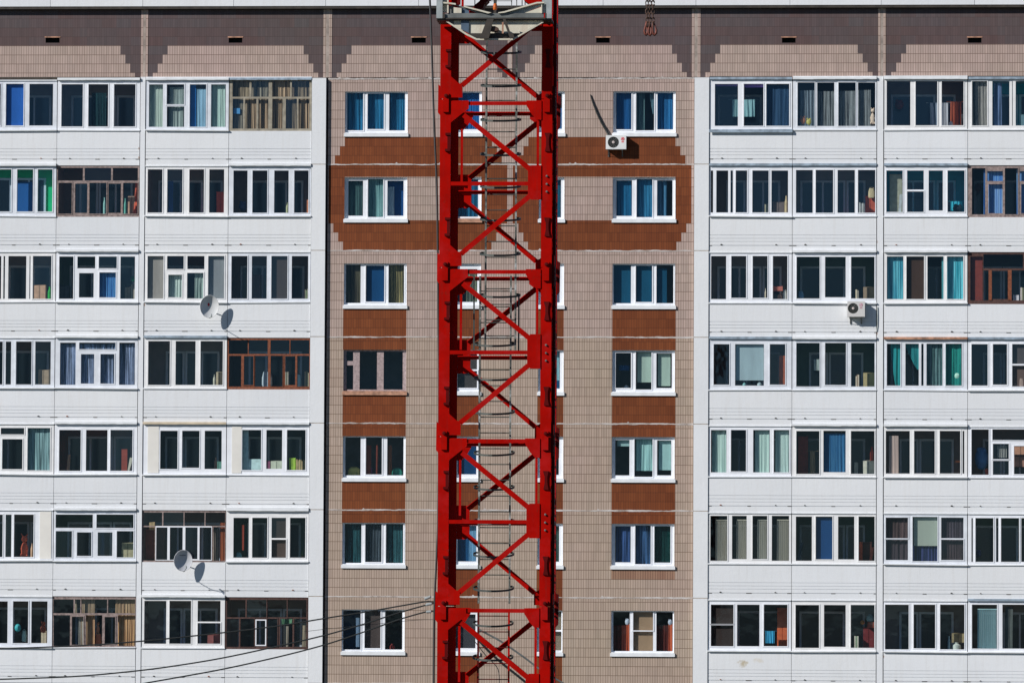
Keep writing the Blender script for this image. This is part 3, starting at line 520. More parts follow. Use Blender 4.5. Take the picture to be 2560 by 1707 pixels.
bal(5, 6, 'l', 1055, 1325, [(97, 245, 1055, 1180), (97, 245, 1189, 1325), (268, 415), (443, 597)],
    [('toy', 100, 140, 1262, 1325, (80, 55, 140), 'blue and red toy figure'), ('cloth', 455, 512, 1228, 1306, (20, 140, 185), 'cyan towel hanging'), ('cab', 530, 597, 1080, 1325, (190, 88, 30), 'tall orange cabinet'), ('blind', 97, 247, 1058, 1325, (42, 40, 40), 'black screen with white crossbar')], wall='dark')
bal(6, 6, 'l', 1057, 1336, [(650, 804), (836, 978, 1057, 1329), (1011, 1166)],
    [('cab', 1092, 1164, 1207, 1336, (95, 25, 30), 'dark red cabinet in last pane'), ('box', 1122, 1162, 1170, 1206, (150, 65, 40), 'orange-red carton on dark red cabinet', {'y': 0.5}), ('ball', 1113, 1166, 1118, 1172, (130, 175, 180), 'pale blue ball on orange-red carton', {'y': 0.5}),
     ('books', 1034, 1062, 1248, 1336, (165, 175, 165), 'white folders beside dark red cabinet'), ('ball', 1073, 1102, 1155, 1185, (165, 120, 30), 'small yellow ball above dark red cabinet', {'y': 0.6})], wall='dark')
bal(7, 6, 'm', 1055, 1346, [(85, 240), (272, 413, 1055, 1339), (445, 604)],
    [('box', 523, 603, 1245, 1302, (115, 108, 78), 'beige carton above white jug', {'y': 0.5}), ('bottle', 520, 580, 1300, 1346, (150, 165, 160), 'white round jug under beige carton'), ('bottle', 495, 512, 1258, 1346, (110, 140, 150), 'thin grey bottle beside white jug')], wall='')
bal(8, 6, 'm', 1055, 1341, [(653, 817), (852, 1080)],
    [('vbl', 690, 817, 1088, 1343, (125, 175, 185), 'pale blue vertical blind'), ('lace', 870, 920, 1070, 1343, (75, 90, 92), 'dim grey drape in second pane')], fl='bluegrey', wall='')

# tiled part: column name, view, panes, contents
WIN = {}
def win(c, r, v, panes, items=(), **kw): WIN[(c, r)] = (v, panes, items, kw)
win('A', 0, 'c', [(165, 265, 568, 800), (291, 392, 575, 792), (423, 521, 568, 800)], [('lace', 163, 523, 566, 802, (20, 110, 150), 'vivid blue lace curtain across three panes', {'c2': (0, 62, 90), 'see': 0.12, 'fs': 14})])
win('A', 1, 'c', [(172, 264, 1107, 1322), (293, 388, 1098, 1330), (412, 512, 1107, 1322)], [('cur', 170, 266, 1100, 1330, (62, 92, 88), 'dark green curtain in first pane', {'c2': (28, 45, 48)}), ('cur', 290, 390, 1098, 1333, (110, 150, 145), 'green and cream striped curtain', {'c2': (30, 70, 75), 'fs': 13}), ('cur', 410, 455, 1145, 1330, (175, 195, 205), 'white drape over blue'), ('blind', 412, 514, 1100, 1330, (0, 62, 118), 'deep blue cloth behind white drape', {'y': 0.3})])
win('A', 2, 'C', [(168, 266, 160, 411), (299, 421, 168, 403), (447, 550, 160, 411)], [('cur', 166, 268, 160, 415, (75, 70, 52), 'dark olive curtain in first pane', {'c2': (35, 32, 26)}), ('cur', 445, 552, 160, 415, (140, 125, 75), 'gold and olive striped curtain', {'c2': (45, 45, 32), 'fs': 13}), ('blind', 299, 422, 165, 405, (0, 58, 100), 'plain blue blind in middle pane')])
win('A', 3, 'C', [(172, 217, 728, 790), (172, 217, 818, 976), (258, 373, 728, 976), (415, 541, 728, 976)], [('cur', 172, 212, 820, 976, (42, 30, 28), 'dark brown strip in narrow sash')], fr='pinkwood', sill='rusty')
win('A', 4, 'C', [(164, 266, 1287, 1536), (299, 405, 1287, 1530), (438, 546, 1287, 1536)], [('bag', 178, 266, 1480, 1536, (165, 158, 70), 'yellow-green bag'), ('cur', 300, 335, 1340, 1530, (130, 58, 35), 'rust drape in middle pane', {'c2': (100, 40, 25)}), ('cur', 366, 378, 1340, 1530, (120, 52, 34), 'thin rust drape in middle pane'), ('cur', 442, 470, 1340, 1536, (130, 75, 45), 'tan-rust drape in last pane'), ('bag', 468, 540, 1488, 1536, (20, 120, 100), 'teal patterned bag'), ('box', 305, 340, 1490, 1530, (100, 50, 110), 'purple box on window ledge')], wall='red')
win('A', 5, 'D', [(160, 271, 527, 784), (295, 403, 527, 776), (430, 544, 527, 784)], [('lace', 160, 272, 530, 786, (35, 85, 90), 'dark teal drape in first pane', {'c2': (12, 35, 40)}), ('lace', 295, 404, 530, 778, (72, 82, 90), 'grey-violet drape in middle pane', {'c2': (38, 45, 50)}), ('lace', 430, 545, 530, 786, (50, 100, 105), 'teal drape behind picture', {'c2': (15, 45, 52)}), ('picture', 440, 544, 703, 784, (160, 185, 165), 'pale picture in orange frame on window ledge')])
win('A', 6, 'D', [(150, 266, 1093, 1347), (291, 396, 1095, 1338), (424, 538, 1093, 1347)], [('cur', 232, 258, 1140, 1330, (95, 115, 135), 'thin grey-blue drape in first pane'), ('blind', 291, 397, 1095, 1340, (70, 58, 54), 'brown-grey screen in middle pane'), ('bottle', 455, 485, 1310, 1347, (140, 40, 35), 'small red pot on window ledge'), ('blind', 152, 266, 1093, 1347, (12, 38, 62), 'navy cloth in first pane', {'y': 0.3})])
win('B', 0, 'x', [(255, 434, 728, 1015)], [('cur', 250, 436, 728, 1018, (0, 88, 150), 'bright blue curtain', {'c2': (0, 62, 115)})])
win('B', 1, 'x', [(265, 425, 1408, 1700)], [('cur', 262, 428, 1408, 1705, (0, 80, 110), 'teal-blue curtain', {'c2': (0, 68, 98)})], sill='rusty')
win('B', 2, 'y', [(262, 418, 605, 862)], [('cur', 330, 418, 605, 865, (110, 115, 85), 'olive striped curtain', {'c2': (30, 45, 50), 'fs': 13})])
win('B', 3, 'y', [(262, 416, 1268, 1390), (262, 416, 1403, 1535)], [('blind', 262, 418, 1268, 1538, (62, 56, 52), 'brown-grey screen with white crossbar')])
win('B', 4, 'z', [(262, 411, 428, 706)], [('blind', 262, 413, 428, 709, (0, 50, 90), 'flat navy blue blind')])
win('B', 5, 'z', [(262, 411, 1110, 1388)], [('cur', 262, 360, 1110, 1390, (0, 68, 110), 'blue curtain beside pale drape', {'c2': (0, 58, 95)}), ('cur', 352, 412, 1110, 1390, (90, 135, 165), 'pale blue drape')])
win('B', 6, 'w', [(355, 582, 790, 1170)], [('blind', 355, 585, 790, 1172, (58, 56, 60), 'dark grey screen')])
win('C', 0, 'x', [(925, 1082, 732, 1012)], [('cur', 1035, 1084, 850, 1015, (20, 95, 150), 'blue drape edge')])
win('C', 1, 'x', [(925, 1075, 1410, 1715)], [('cur', 920, 1078, 1410, 1718, (0, 82, 105), 'plain teal curtain', {'c2': (0, 70, 90)})])
win('C', 2, 'y', [(920, 1065, 578, 865)], [('lace', 918, 1068, 578, 868, (125, 120, 140), 'lavender lace curtain', {'c2': (80, 78, 95), 'see': 0.2})])
win('C', 3, 'y', [(915, 1066, 1248, 1540)], [('cur', 912, 1068, 1250, 1484, (110, 155, 160), 'pale teal curtain', {'c2': (95, 140, 148)}), ('blind', 915, 1066, 1484, 1540, (0, 65, 100), 'blue cloth below pale curtain', {'y': 0.1})])
win('C', 4, 'z', [(912, 1058, 435, 710)], [('blind', 912, 1058, 435, 568, (130, 150, 145), 'white blind half down')])
win('C', 5, 'z', [(912, 1060, 1112, 1390)], [('lace', 912, 1060, 1112, 1390, (60, 90, 80), 'dim green drape with pale stains', {'c2': (20, 40, 38)})])
win('C', 6, 'w', [(1300, 1552, 752, 965), (1300, 1552, 985, 1195)], [('blind', 1300, 1553, 752, 1195, (120, 104, 84), 'beige screen with white crossbar')])
win('D', 0, 'q', [(343, 438, 570, 794), (466, 577, 568, 800), (596, 693, 570, 794)], [('cur', 340, 440, 566, 797, (0, 68, 118), 'plain deep blue curtain in first pane', {'c2': (0, 58, 100)}), ('cur', 466, 520, 575, 800, (85, 115, 115), 'grey-green drape in middle pane', {'c2': (40, 60, 62)}), ('cur', 548, 578, 575, 700, (75, 105, 115), 'tied-back grey drape in middle pane', {'taper': 0.3, 'tr': 1}), ('cur', 596, 695, 566, 797, (20, 100, 150), 'blue curtain with pale folds in last pane', {'c2': (0, 62, 105), 'fs': 7})])
win('D', 1, 'q', [(345, 441, 1105, 1323), (469, 566, 1098, 1331), (594, 689, 1105, 1323)], [('cur', 343, 443, 1100, 1326, (0, 88, 125), 'teal-blue curtain in first pane', {'c2': (0, 70, 105)}), ('cur', 467, 568, 1098, 1333, (30, 110, 145), 'striped blue curtain in middle pane', {'c2': (0, 72, 105)}), ('cur', 594, 655, 1100, 1326, (60, 110, 140), 'grey-blue drape in last pane', {'c2': (15, 55, 80)})])
win('D', 2, 'Q', [(348, 464, 160, 413), (495, 602, 168, 405), (630, 741, 160, 413)], [('blind', 345, 464, 158, 416, (0, 66, 92), 'flat petrol blue blind in first pane'), ('blind', 495, 603, 165, 408, (0, 66, 92), 'flat petrol blue blind in middle pane'), ('blind', 630, 698, 190, 416, (0, 62, 88), 'petrol blue blind half across last pane')])
win('D', 3, 'Q', [(363, 464, 737, 966), (495, 598, 730, 976), (629, 731, 740, 966)], [('blind', 505, 597, 737, 929, (150, 168, 150), 'pale green roller blind in middle pane'), ('blind', 640, 722, 742, 953, (150, 168, 150), 'pale green roller blind in last pane'), ('bottle', 415, 450, 948, 966, (150, 160, 165), 'small white jar on window ledge'), ('cloth', 385, 455, 820, 852, (10, 70, 120), 'blue cloth in first pane', {'y': 0.4})], wall='room')
win('D', 4, 'Q', [(360, 454, 1305, 1536), (486, 605, 1300, 1545), (634, 727, 1308, 1536)], [('blind', 375, 454, 1308, 1346, (130, 160, 155), 'short pale blind in first pane'), ('cur', 495, 604, 1303, 1506, (140, 180, 172), 'pale teal drape in middle pane', {'c2': (120, 160, 155)}), ('blind', 645, 726, 1305, 1502, (140, 175, 168), 'pale teal blind in last pane')])
win('D', 5, 'K', [(360, 462, 543, 778), (491, 593, 538, 790), (616, 722, 543, 780)], [('lace', 360, 462, 543, 780, (50, 80, 130), 'navy patterned lace in first pane', {'c2': (10, 22, 40), 'see': 0.15, 'fs': 10}), ('lace', 491, 594, 540, 790, (60, 100, 145), 'blue patterned lace in middle pane', {'c2': (10, 25, 45), 'see': 0.15, 'fs': 10}), ('lace', 616, 723, 543, 782, (10, 62, 58), 'dark green drape in last pane', {'c2': (5, 35, 35)})])
win('D', 6, 'K', [(347, 456, 1100, 1358), (478, 608, 1100, 1222), (478, 608, 1231, 1356), (629, 737, 1100, 1358)], [('cur', 347, 435, 1190, 1360, (72, 26, 20), 'dark red curtain in first pane'), ('cur', 432, 456, 1180, 1360, (170, 70, 25), 'orange drape edge in first pane'), ('blind', 478, 609, 1100, 1358, (145, 115, 85), 'beige screen with white crossbar'), ('cur', 629, 712, 1190, 1360, (75, 28, 22), 'dark red curtain in last pane'), ('cur', 708, 738, 1180, 1360, (175, 75, 30), 'orange drape edge in last pane'), ('ball', 424, 456, 1145, 1190, (150, 155, 165), 'white bow above orange drape in first pane', {'y': 0.1}), ('ball', 705, 733, 1150, 1190, (150, 155, 165), 'white bow above orange drape in last pane', {'y': 0.1})], wall='room')

# ------------------------------------------------------------------ contents behind the panes
KIND = {'cur': ('curtain', 'curtain'), 'lace': ('lace_curtain', 'curtain'), 'blind': ('roller_blind', 'blind'), 'vbl': ('vertical_blind', 'blind'), 'box': ('storage_box', 'box'),
        'cab': ('cabinet', 'cabinet'), 'board': ('board', 'board'), 'bottle': ('bottle', 'bottle'), 'cloth': ('hanging_cloth', 'cloth'), 'toy': ('toy_figure', 'toy'),
        'ball': ('round_bundle', 'bundle'), 'bag': ('bag', 'bag'), 'books': ('folder_row', 'folders'), 'picture': ('framed_picture', 'picture'), 'plantpot': ('potted_plant', 'plant')}
NAMES = {'lamp': ('lamp', 'lamp'), 'bow': ('ribbon_bow', 'bow'), 'toy': ('plush_toy', 'toy'), 'ball': ('ball', 'ball'), 'cap': ('cap', 'cap'), 'cushion': ('cushion', 'cushion'), 'bag': ('bag', 'bag'),
         'jar': ('jar', 'jar'), 'vase': ('vase', 'vase'), 'pot': ('flower_pot', 'pot'), 'jug': ('jug', 'jug'), 'screen': ('window_screen', 'screen'), 'folders': ('document_folder', 'folders'),
         'files': ('document_file', 'files'), 'papers': ('paper_stack', 'papers'), 'valance': ('valance', 'valance'), 'laundry': ('laundry', 'laundry'), 'towel': ('towel', 'towel'), 'wardrobe': ('wardrobe', 'wardrobe'),
         'carton': ('carton', 'box'), 'panel': ('upright_panel', 'panel'), 'plank': ('plank', 'plank'), 'poster': ('poster', 'poster'), 'crate': ('crate', 'crate')}
LABELS = {}
def folds(mb, x0, x1, z0, z1, y, amp, step, taper=1.0, tr=0, jag=0.0, seed=0):
    rr = random.Random(seed); n = max(4, int((x1 - x0) / 0.014)); ph = rr.random() * 6; ph2 = rr.random() * 6
    rows = 7 if taper != 1.0 else 4; grid = []
    for j in range(rows + 1):
        v = j / rows; z = z1 + (z0 - z1) * v; w = 1 - (1 - taper) * v ** 1.3; L = []
        for i in range(n + 1):
            u = i / n; x = x0 + (x1 - x0) * ((u * w) if tr == 0 else (1 - (1 - u) * w))
            if taper != 1.0 and tr == 0: x = x0 + (x1 - x0) * (1 - w) + (x1 - x0) * u * w
            if taper != 1.0 and tr == 1: x = x0 + (x1 - x0) * (1 - w) + (x1 - x0) * u * w if True else x
            wq = (x - x0) / step + 0.55 * math.sin((x - x0) * 5.3 + ph) + 0.3 * math.sin((x - x0) * 11.7 + ph2)
            s_ = (0.65 + 0.35 * math.sin((x - x0) * 7.9 + ph2)) * math.sin(2 * math.pi * wq + ph + 0.9 * math.sin(v * 2 + ph2)) + 0.45 * math.sin(2 * math.pi * (x - x0) / (step * 0.43) + ph2 + v)
            zz = z - (jag * abs(math.sin(2 * math.pi * u * (x1 - x0) / 0.11)) if j == 0 else 0)
            L.append((x, y + amp * s_ * (0.55 + 0.45 * v), zz))
        grid.append(L)
    for off in (0.0, 0.005):
        for j in range(rows):
            for i in range(n):
                q = [grid[j + 1][i], grid[j + 1][i + 1], grid[j][i + 1], grid[j][i]]
                q = [(a, b + off, c) for a, b, c in q]
                mb.face(q if off == 0 else q[::-1])

def make_item(it, v, ybot, where, Yoff, zfloor, zledge):
    kind, x0, x1, y0, y1, c, desc = it[:7]; o = dict(it[7]) if len(it) > 7 else {}
    if kind == 'plantpot': dy = 0.2
    dep = {'cur': 0.15, 'lace': 0.15, 'blind': 0.115, 'vbl': 0.14, 'picture': 0.22, 'bag': 0.26, 'bottle': 0.26, 'toy': 0.26, 'ball': 0.26, 'books': 0.5, 'box': 0.55, 'cab': 0.75, 'board': 0.6, 'cloth': 0.45}.get(kind, 0.3)
    dep = o.get('y', dep) + Yoff
    P0, P1 = vp(v, x0, y1, dep), vp(v, x1, y0, dep)
    xa, xb, za, zb = P0.x, P1.x, P0.z, P1.z
    w = xb - xa; tall = kind in ('box', 'cab', 'books', 'board') and 'y' not in o and zledge is not None
    near_bottom = y1 > ybot - 12
    sd_ = (round(xa * 100) * 31 + round(za * 100) * 17) & 0xffff; rr = random.Random(round(xa * 1000) + round(zb * 77))
    mb = MB(); mats = [stuffm(c)]; kids = []
    if kind in ('cur', 'lace'):
        if near_bottom: za -= 0.12
        see = o.get('see', 0.22 if kind == 'lace' else 0.0)
        folds(mb, xa, xb, za, zb + (0.03 if y0 < 0 else 0.0), dep, 0.016, 0.115, o.get('taper', 1.0), o.get('tr', 0), 0.02 if kind == 'lace' and see >= 0.3 and v == 'd' else 0, seed=sd_)
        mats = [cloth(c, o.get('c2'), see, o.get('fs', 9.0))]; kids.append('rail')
    elif kind == 'blind':
        if near_bottom: za -= 0.1
        mb.box(xa, xb, dep, dep + 0.004, za, zb); mb.tube([(xa, dep + 0.02, zb + 0.01), (xb, dep + 0.02, zb + 0.01)], 0.018, 8); mb.box(xa, xb, dep - 0.004, dep + 0.008, za, za + 0.018)
        mats = [cloth(c, tuple(int(q * 0.94) for q in c), 0, 2.0)]
    elif kind == 'vbl':
        n = max(4, round(w / 0.062)); st = w / n
        for i in range(n):
            mb.obox((xa + i * st, dep, za - (0.1 if near_bottom else 0)), (st * 0.86, 0.028, 0), (-0.002, 0.004, 0), (0, 0, zb - za + (0.1 if near_bottom else 0)))
        mb.box(xa, xb, dep - 0.01, dep + 0.03, zb, zb + 0.03); mats = [cloth(c, tuple(int(q * 0.92) for q in c))]
    elif kind == 'box':
        bz = za if (o.get('hang') or 'y' in o) else (zledge + 0.002 if zledge is not None else za); d = min(0.34, w * 0.9 + 0.06)
        if bz > za + 0.02 or not near_bottom: bz = za
        mb.box(xa, xb, dep, dep + d, bz, zb); mb.box(xa + w * .46, xa + w * .54, dep - 0.003, dep - 0.0005, bz, zb, 1)
        mb.obox((xa, dep, zb), (w, 0, 0), (0, d * .48, 0.02), (0, -0.003, 0.006)); mb.obox((xa, dep + d, zb), (w, 0, 0), (0, -d * .48, 0.02), (0, -0.003, 0.006)); mats.append(stuffm(tuple(int(q * 0.75) for q in c)))
    elif kind == 'cab':
        bz = zfloor if zfloor is not None else za; d = 0.42; mats = [stuffm(c, 0.5)]
        mb.box(xa, xb, dep, dep + d, bz, zb)
        for q in (0, 1):
            dm = MB(); dm.box(xa + 0.01 + q * w / 2, xa + w / 2 - 0.006 + q * w / 2, dep - 0.016, dep - 0.002, bz + 0.06, zb - 0.03); kids.append(('door', dm, mats))
        mb.box(xa - 0.01, xb + 0.01, dep - 0.02, dep + d + .01, zb, zb + 0.02)
    elif kind == 'board':
        bz = za if (o.get('hang') or 'y' in o and 'lean' not in o) else (zfloor if zfloor is not None and near_bottom and dep > 0.35 else za - 0.08)
        if o.get('hang'): bz = za
        l = math.tan(math.radians(o.get('lean', 0))); ww = min(w, 0.09) if o.get('lean') else w; h = zb - bz
        dx = (w - ww) if o.get('lean') else 0; hh = zb - za
        if o.get('lean'):
            mb.obox((xa - dx * 0, dep - 0.1, za - 0.12), (ww, 0, 0), (0, 0.02, 0), (dx if desc.find('white') < 0 else -0.0 + dx, 0.12, hh + 0.12))
        else: mb.box(xa, xb, dep, dep + 0.02, bz, zb)
        mb.box(xa + 0.2 * ww, xa + 0.8 * ww, dep - 0.104 if o.get('lean') else dep - 0.004, dep - 0.1 if o.get('lean') else dep - 0.001, max(bz, za - .1), za - 0.05) if zb - bz > 2 else None
    elif kind == 'bottle':
        r = w / 2; cx = (xa + xb) / 2; h = zb - za + 0.03
        mb.lathe([(r * 0.85, 0), (r, 0.02), (r, h * 0.62), (r * 0.45, h * 0.84), (r * 0.42, h * 0.95), (r * 0.5, h * 0.95), (r * 0.5, h), (0.001, h)], (cx, dep + r, za - 0.03))
    elif kind == 'cloth':
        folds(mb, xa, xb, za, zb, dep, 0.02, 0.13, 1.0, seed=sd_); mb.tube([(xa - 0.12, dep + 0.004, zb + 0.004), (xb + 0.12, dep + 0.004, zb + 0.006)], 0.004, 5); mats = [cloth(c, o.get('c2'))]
    elif kind == 'ball':
        cx, cz = (xa + xb) / 2, (za + zb) / 2; r = w / 2; mb.ball((cx, dep + r, cz), r, 1, 0.85, (zb - za) / max(w, 1e-3), n=16)
        if 'bundle' in desc or 'bag' in desc or 'bow' in desc or 'toy' in desc:
            mb.ball((cx - r * .45, dep + r * .6, cz + (zb - za) * .38), r * .32, n=10); mb.ball((cx + r * .4, dep + r * .6, cz + (zb - za) * .36), r * .3, n=10)
        if 'cap' in desc: mb.box(cx - r, cx + r * 1.1, dep - r * .6, dep + r * .3, cz - (zb - za) * .4, cz - (zb - za) * .3)
        if 'lamp' in desc: mb.lathe([(r * .5, 0), (r * .15, 0.05), (r * .12, max(0.02, cz - za))], (cx, dep + r, za - 0.04), n=12)
        mats = [stuffm(c, 0.5)]
    elif kind == 'toy':
        cx = (xa + xb) / 2; h = zb - za; r = min(w * 0.42, h * 0.2)
        mb.ball((cx, dep + r, za + h * .28), r * 1.15, 1, .9, 1.25 * h * .28 / r / 1.15); mb.ball((cx + r * .1, dep + r * .8, zb - h * .26), r * .95, n=12)
        for q in (-1, 1):
            mb.tube([(cx + q * r * .8, dep + r, za + h * .45), (cx + q * w * .42, dep + r * .5, za + h * .3)], [r * .3, r * .22], 8); mb.tube([(cx + q * r * .6, dep + r, za + h * .16), (cx + q * r * .9, dep, za)], [r * .38, r * .3], 8)
            if 'deer' in desc: mb.tube([(cx + q * r * .4, dep + r, zb - h * .14), (cx + q * w * .45, dep + r, zb)], [r * .2, r * .1], 6)
            else: mb.ball((cx + q * r * .62, dep + r * .8, zb - h * .13), r * .32, n=8)
    elif kind == 'bag':
        cx = (xa + xb) / 2; h = zb - za; prof = [(0.42, 0), (0.5, 0.12), (0.49, 0.6), (0.40, 0.86), (0.36, 1.0)]
        b0 = len(mb.v); n = 16
        for r_, hh in prof:
            for k in range(n):
                t = 2 * math.pi * k / n; e_ = lambda q: abs(q) ** 0.6 * (1 if q > 0 else -1)
                mb.v.append((cx + w * r_ * e_(math.cos(t)), dep + 0.1 + 0.09 * e_(math.sin(t)), za - 0.03 + (h * 0.86 + 0.03) * hh + rr.uniform(-.004, .004)))
        for i in range(len(prof) - 1):
            for k in range(n): mb.f.append((b0 + i * n + k, b0 + i * n + (k + 1) % n, b0 + (i + 1) * n + (k + 1) % n, b0 + (i + 1) * n + k)); mb.m.append(0)
        hd = MB(); hd.tube([(cx + w * .28 * math.cos(math.pi * q / 8), dep + 0.03, zb - h * .2 + h * .2 * math.sin(math.pi * q / 8)) for q in range(9)], 0.008, 6); kids.append(('handle', hd, mats))
    elif kind == 'books':
        n = max(2, round(w / 0.045)); st = w / n; bz = zledge if zledge is not None else za; bz = min(bz, za)
        for i in range(n):
            h = (zb - bz) * rr.uniform(0.86, 1.0); mb.box(xa + i * st + .002, xa + (i + 1) * st - .002, dep, dep + 0.22, bz, bz + h, i % 2)
        mats.append(stuffm(tuple(int(q * rr.uniform(.55, .8)) for q in c)))
    elif kind == 'picture':
        fm = MB(); fm.sheet(xa - .0, xb + .03, za - 0.03, zb, dep, dep + 0.025, [(xa + .05, xb, za + .0, zb - 0.035)]); kids.append(('frame', fm, [stuffm((170, 110, 50))]))
        mb.box(xa + .05, xb, dep + 0.01, dep + 0.02, za, zb - .035); mb.box(xa + .08, xa + .16, dep + 0.004, dep + 0.009, za + .02, za + .08, 1); mats.append(stuffm((70, 65, 50)))
    elif kind == 'plantpot':
        cx = (xa + xb) / 2; mats = [stuffm((110, 60, 40))]; mb.lathe([(w * .2, 0), (w * .28, 0.07), (w * .3, 0.07)], (cx, dep + .05, za - 0.03), n=12)
        lf = MB()
        for k in range(26):
            a = rr.uniform(0, 6.28); e_ = rr.uniform(.2, 1.4); d = Vector((math.cos(a) * math.cos(e_), math.sin(a) * math.cos(e_), math.sin(e_))) * (zb - za) * rr.uniform(.5, 1.0)
            p = Vector((cx, dep + .05, za + 0.03)); s_ = d.cross(Vector((0, 0, 1))).normalized() * 0.012; lf.face([p, p + d * .6 + s_, p + d, p + d * .6 - s_])
        kids.append(('leaves', lf, [stuffm(c)]))
    name, cat = KIND[kind]
    for k_, nm in NAMES.items():
        if k_ in desc.replace('-', ' ').split() and kind in ('ball', 'bottle', 'blind', 'books', 'cloth', 'cab', 'board', 'box', 'toy'): name, cat = nm
    if kind == 'toy' and cat == 'toy' and 'doll' in desc: name, cat = 'doll', 'doll'
    ob = mb.build(name, mats)
    lab = desc + ', ' + where
    LABELS.setdefault(lab, []).append(ob.name); tag(ob, lab, cat)
    for k_ in kids:
        if k_ == 'rail': continue
        k_[1].build(k_[0], k_[2], ob)
    return ob

# ------------------------------------------------------------------ ground and building
gm = NG('dry_ground'); f1 = gm.noise(0.02, 6); f2 = gm.noise(0.6, 5)
gm.l(gm.mix(f2, gm.ramp(f1, [(0.35, (0.05, 0.065, 0.03)), (0.65, (0.09, 0.085, 0.06))]), (0.06, 0.065, 0.045)), gm.p.inputs['Base Color']); gm.p.inputs['Roughness'].default_value = 0.95
GZ = 0.0
mb = MB(); mb.face([(-3000, -3000, GZ), (3000, -3000, GZ), (3000, 3000, GZ), (-3000, 3000, GZ)])
tag(mb.build('ground', gm.mat, origin=(0, 0, 0)), 'dry earth and grass around the apartment block', kind='structure')

BX0, BX1 = COL[1][0] - 0.2, COL[8][1] + 0.2
bld = empty('apartment_building', (0, 0, GZ))
tag(bld, 'long white panel apartment block with glazed balconies and a tiled middle part', 'building')
ATT0, ATT1, FAS = at(1280, 193).z, at(1280, 15.5).z, at(1280, 15.5).z
TY = 0.09                                              # face of the tiled part
# hidden bulk: back walls, roof slab, lower storeys
mb = MB(); mb.box(BX0, BX1, 1.75, 12.0, GZ, FAS + 0.9); mb.build('rear_block', M['concrete'], bld)
mb = MB(); mb.box(BX0, X(775.5), 0.02, 1.7, GZ, ZF[6] - 0.24); mb.box(X(1771.2), BX1, 0.02, 1.7, GZ, ZF[6] - 0.24); mb.box(X(812.5), X(1734), 0.30, 1.7, GZ, ZF[6] - 0.1)
mb.build('lower_wall', M['white'], bld)

# roof band
jx = [BX0] + [X(p, 8) for p in (127, 358, 585, 815, 1047, 1280, 1508, 1740, 1975, 2203, 2436)] + [BX1]
for a, b in zip(jx[:-1], jx[1:]):
    mb = MB(); mb.box(a + 0.006, b - 0.006, -0.105, 0.30, FAS, FAS + 0.95); mb.build('roof_band_panel', M['white'], bld)
mb = MB(); mb.box(BX0, BX1, -0.15, 0.34, FAS + 0.95, FAS + 1.0); mb.build('roof_cap', M['bluegrey'], bld)
mb = MB(); mb.box(BX0, BX1, -0.09, 0.02, FAS - 0.085, FAS - 0.004); mb.build('roof_shade_strip', M['darksteel'], bld)  # dark strip added to paint the shade under the roof band

# attic panels with a stepped light field
AT = [(-75, 351, 0), (369, 807, 0), (829, 1268, 0), (1281, 1729, 0), (1751, 2195, 0), (2215, 2650, 0)]
M['tile_faded'] = tile('faded_brown_tile', (0.39, 0.25, 0.175), (0.33, 0.20, 0.14), (0.17, 0.10, 0.075), (0.80, 0.72, 0.70))
TM = [M['tile_light'], M['tile_brown'], M['tile_dark'], M['hole']]
zs_att = [at(1280, p).z for p in (112.3, 134.8, 157.4, 180.4)]
LIGHT = [(-200, 300), (418, 758), (878, 1218), (1337, 1679.6), (1800, 2144), (2265.7, 2800)]
VENT = [(113, 148), (571, 605), (1029, 1064), (1490, 1524), (1955, 1989), (2420, 2454)]
for (a, b, _), (l0, l1), (v0, v1) in zip(AT, LIGHT, VENT):
    A_, B_ = X(a, 150), X(b, 150); L0, L1 = X(l0, 150), X(l1, 150)
    vx0, vx1 = X(v0, 100), X(v1, 100); vz0, vz1 = at(v0, 107).z, at(v0, 94).z
    def pick(x, z):
        if z > zs_att[0]: return 2
        k = 0
        while k < 3 and z < zs_att[k + 1]: k += 1
        return 0 if L0 - 0.16 * k < x < L1 + 0.16 * k else 2
    mb = MB(); cx = [L0 - .16 * k for k in range(4)] + [L1 + .16 * k for k in range(4)]
    mb.sheet(A_, B_, ATT0, FAS, TY, TY + 0.3, [(vx0, vx1, vz0, vz1)], rmi=3, pick=pick, cuts=(cx, zs_att))
    p = mb.build('attic_panel', TM, bld, origin=(A_, TY, at(1280, 203.7).z))
    mb = MB(); mb.box(vx0 - .02, vx1 + .02, TY + 0.22, TY + 0.24, vz0 - .02, vz1 + .02); mb.build('vent_back', M['hole'], p)
    mb = MB(); mb.box(vx0 - .03, vx1 + .03, TY - 0.012, TY + 0.05, vz1, vz1 + 0.035); mb.build('vent_lintel', M['rusty'], p)
# joint strips between the attic panels
for a, b in ((351, 369), (807, 829), (1268, 1281), (1729, 1751), (2195, 2215)):
    A_, B_ = X(a, 150), X(b, 150); w = (B_ - A_) / 3
    mb = MB(); mb.sheet(A_ + 0.001, B_ - 0.001, ATT0 + (0 if a in (351, 2195) else 0.0), FAS, TY - 0.012, TY + 0.3, [], pick=lambda x, z: 1 if A_ + w < x < B_ - w else 0, cuts=([A_ + w, B_ - w], ()))
    mb.build('panel_joint_strip', [M['tile_light'], M['mortar_dull']], bld, origin=(A_, TY, at(1280, 203.7).z))

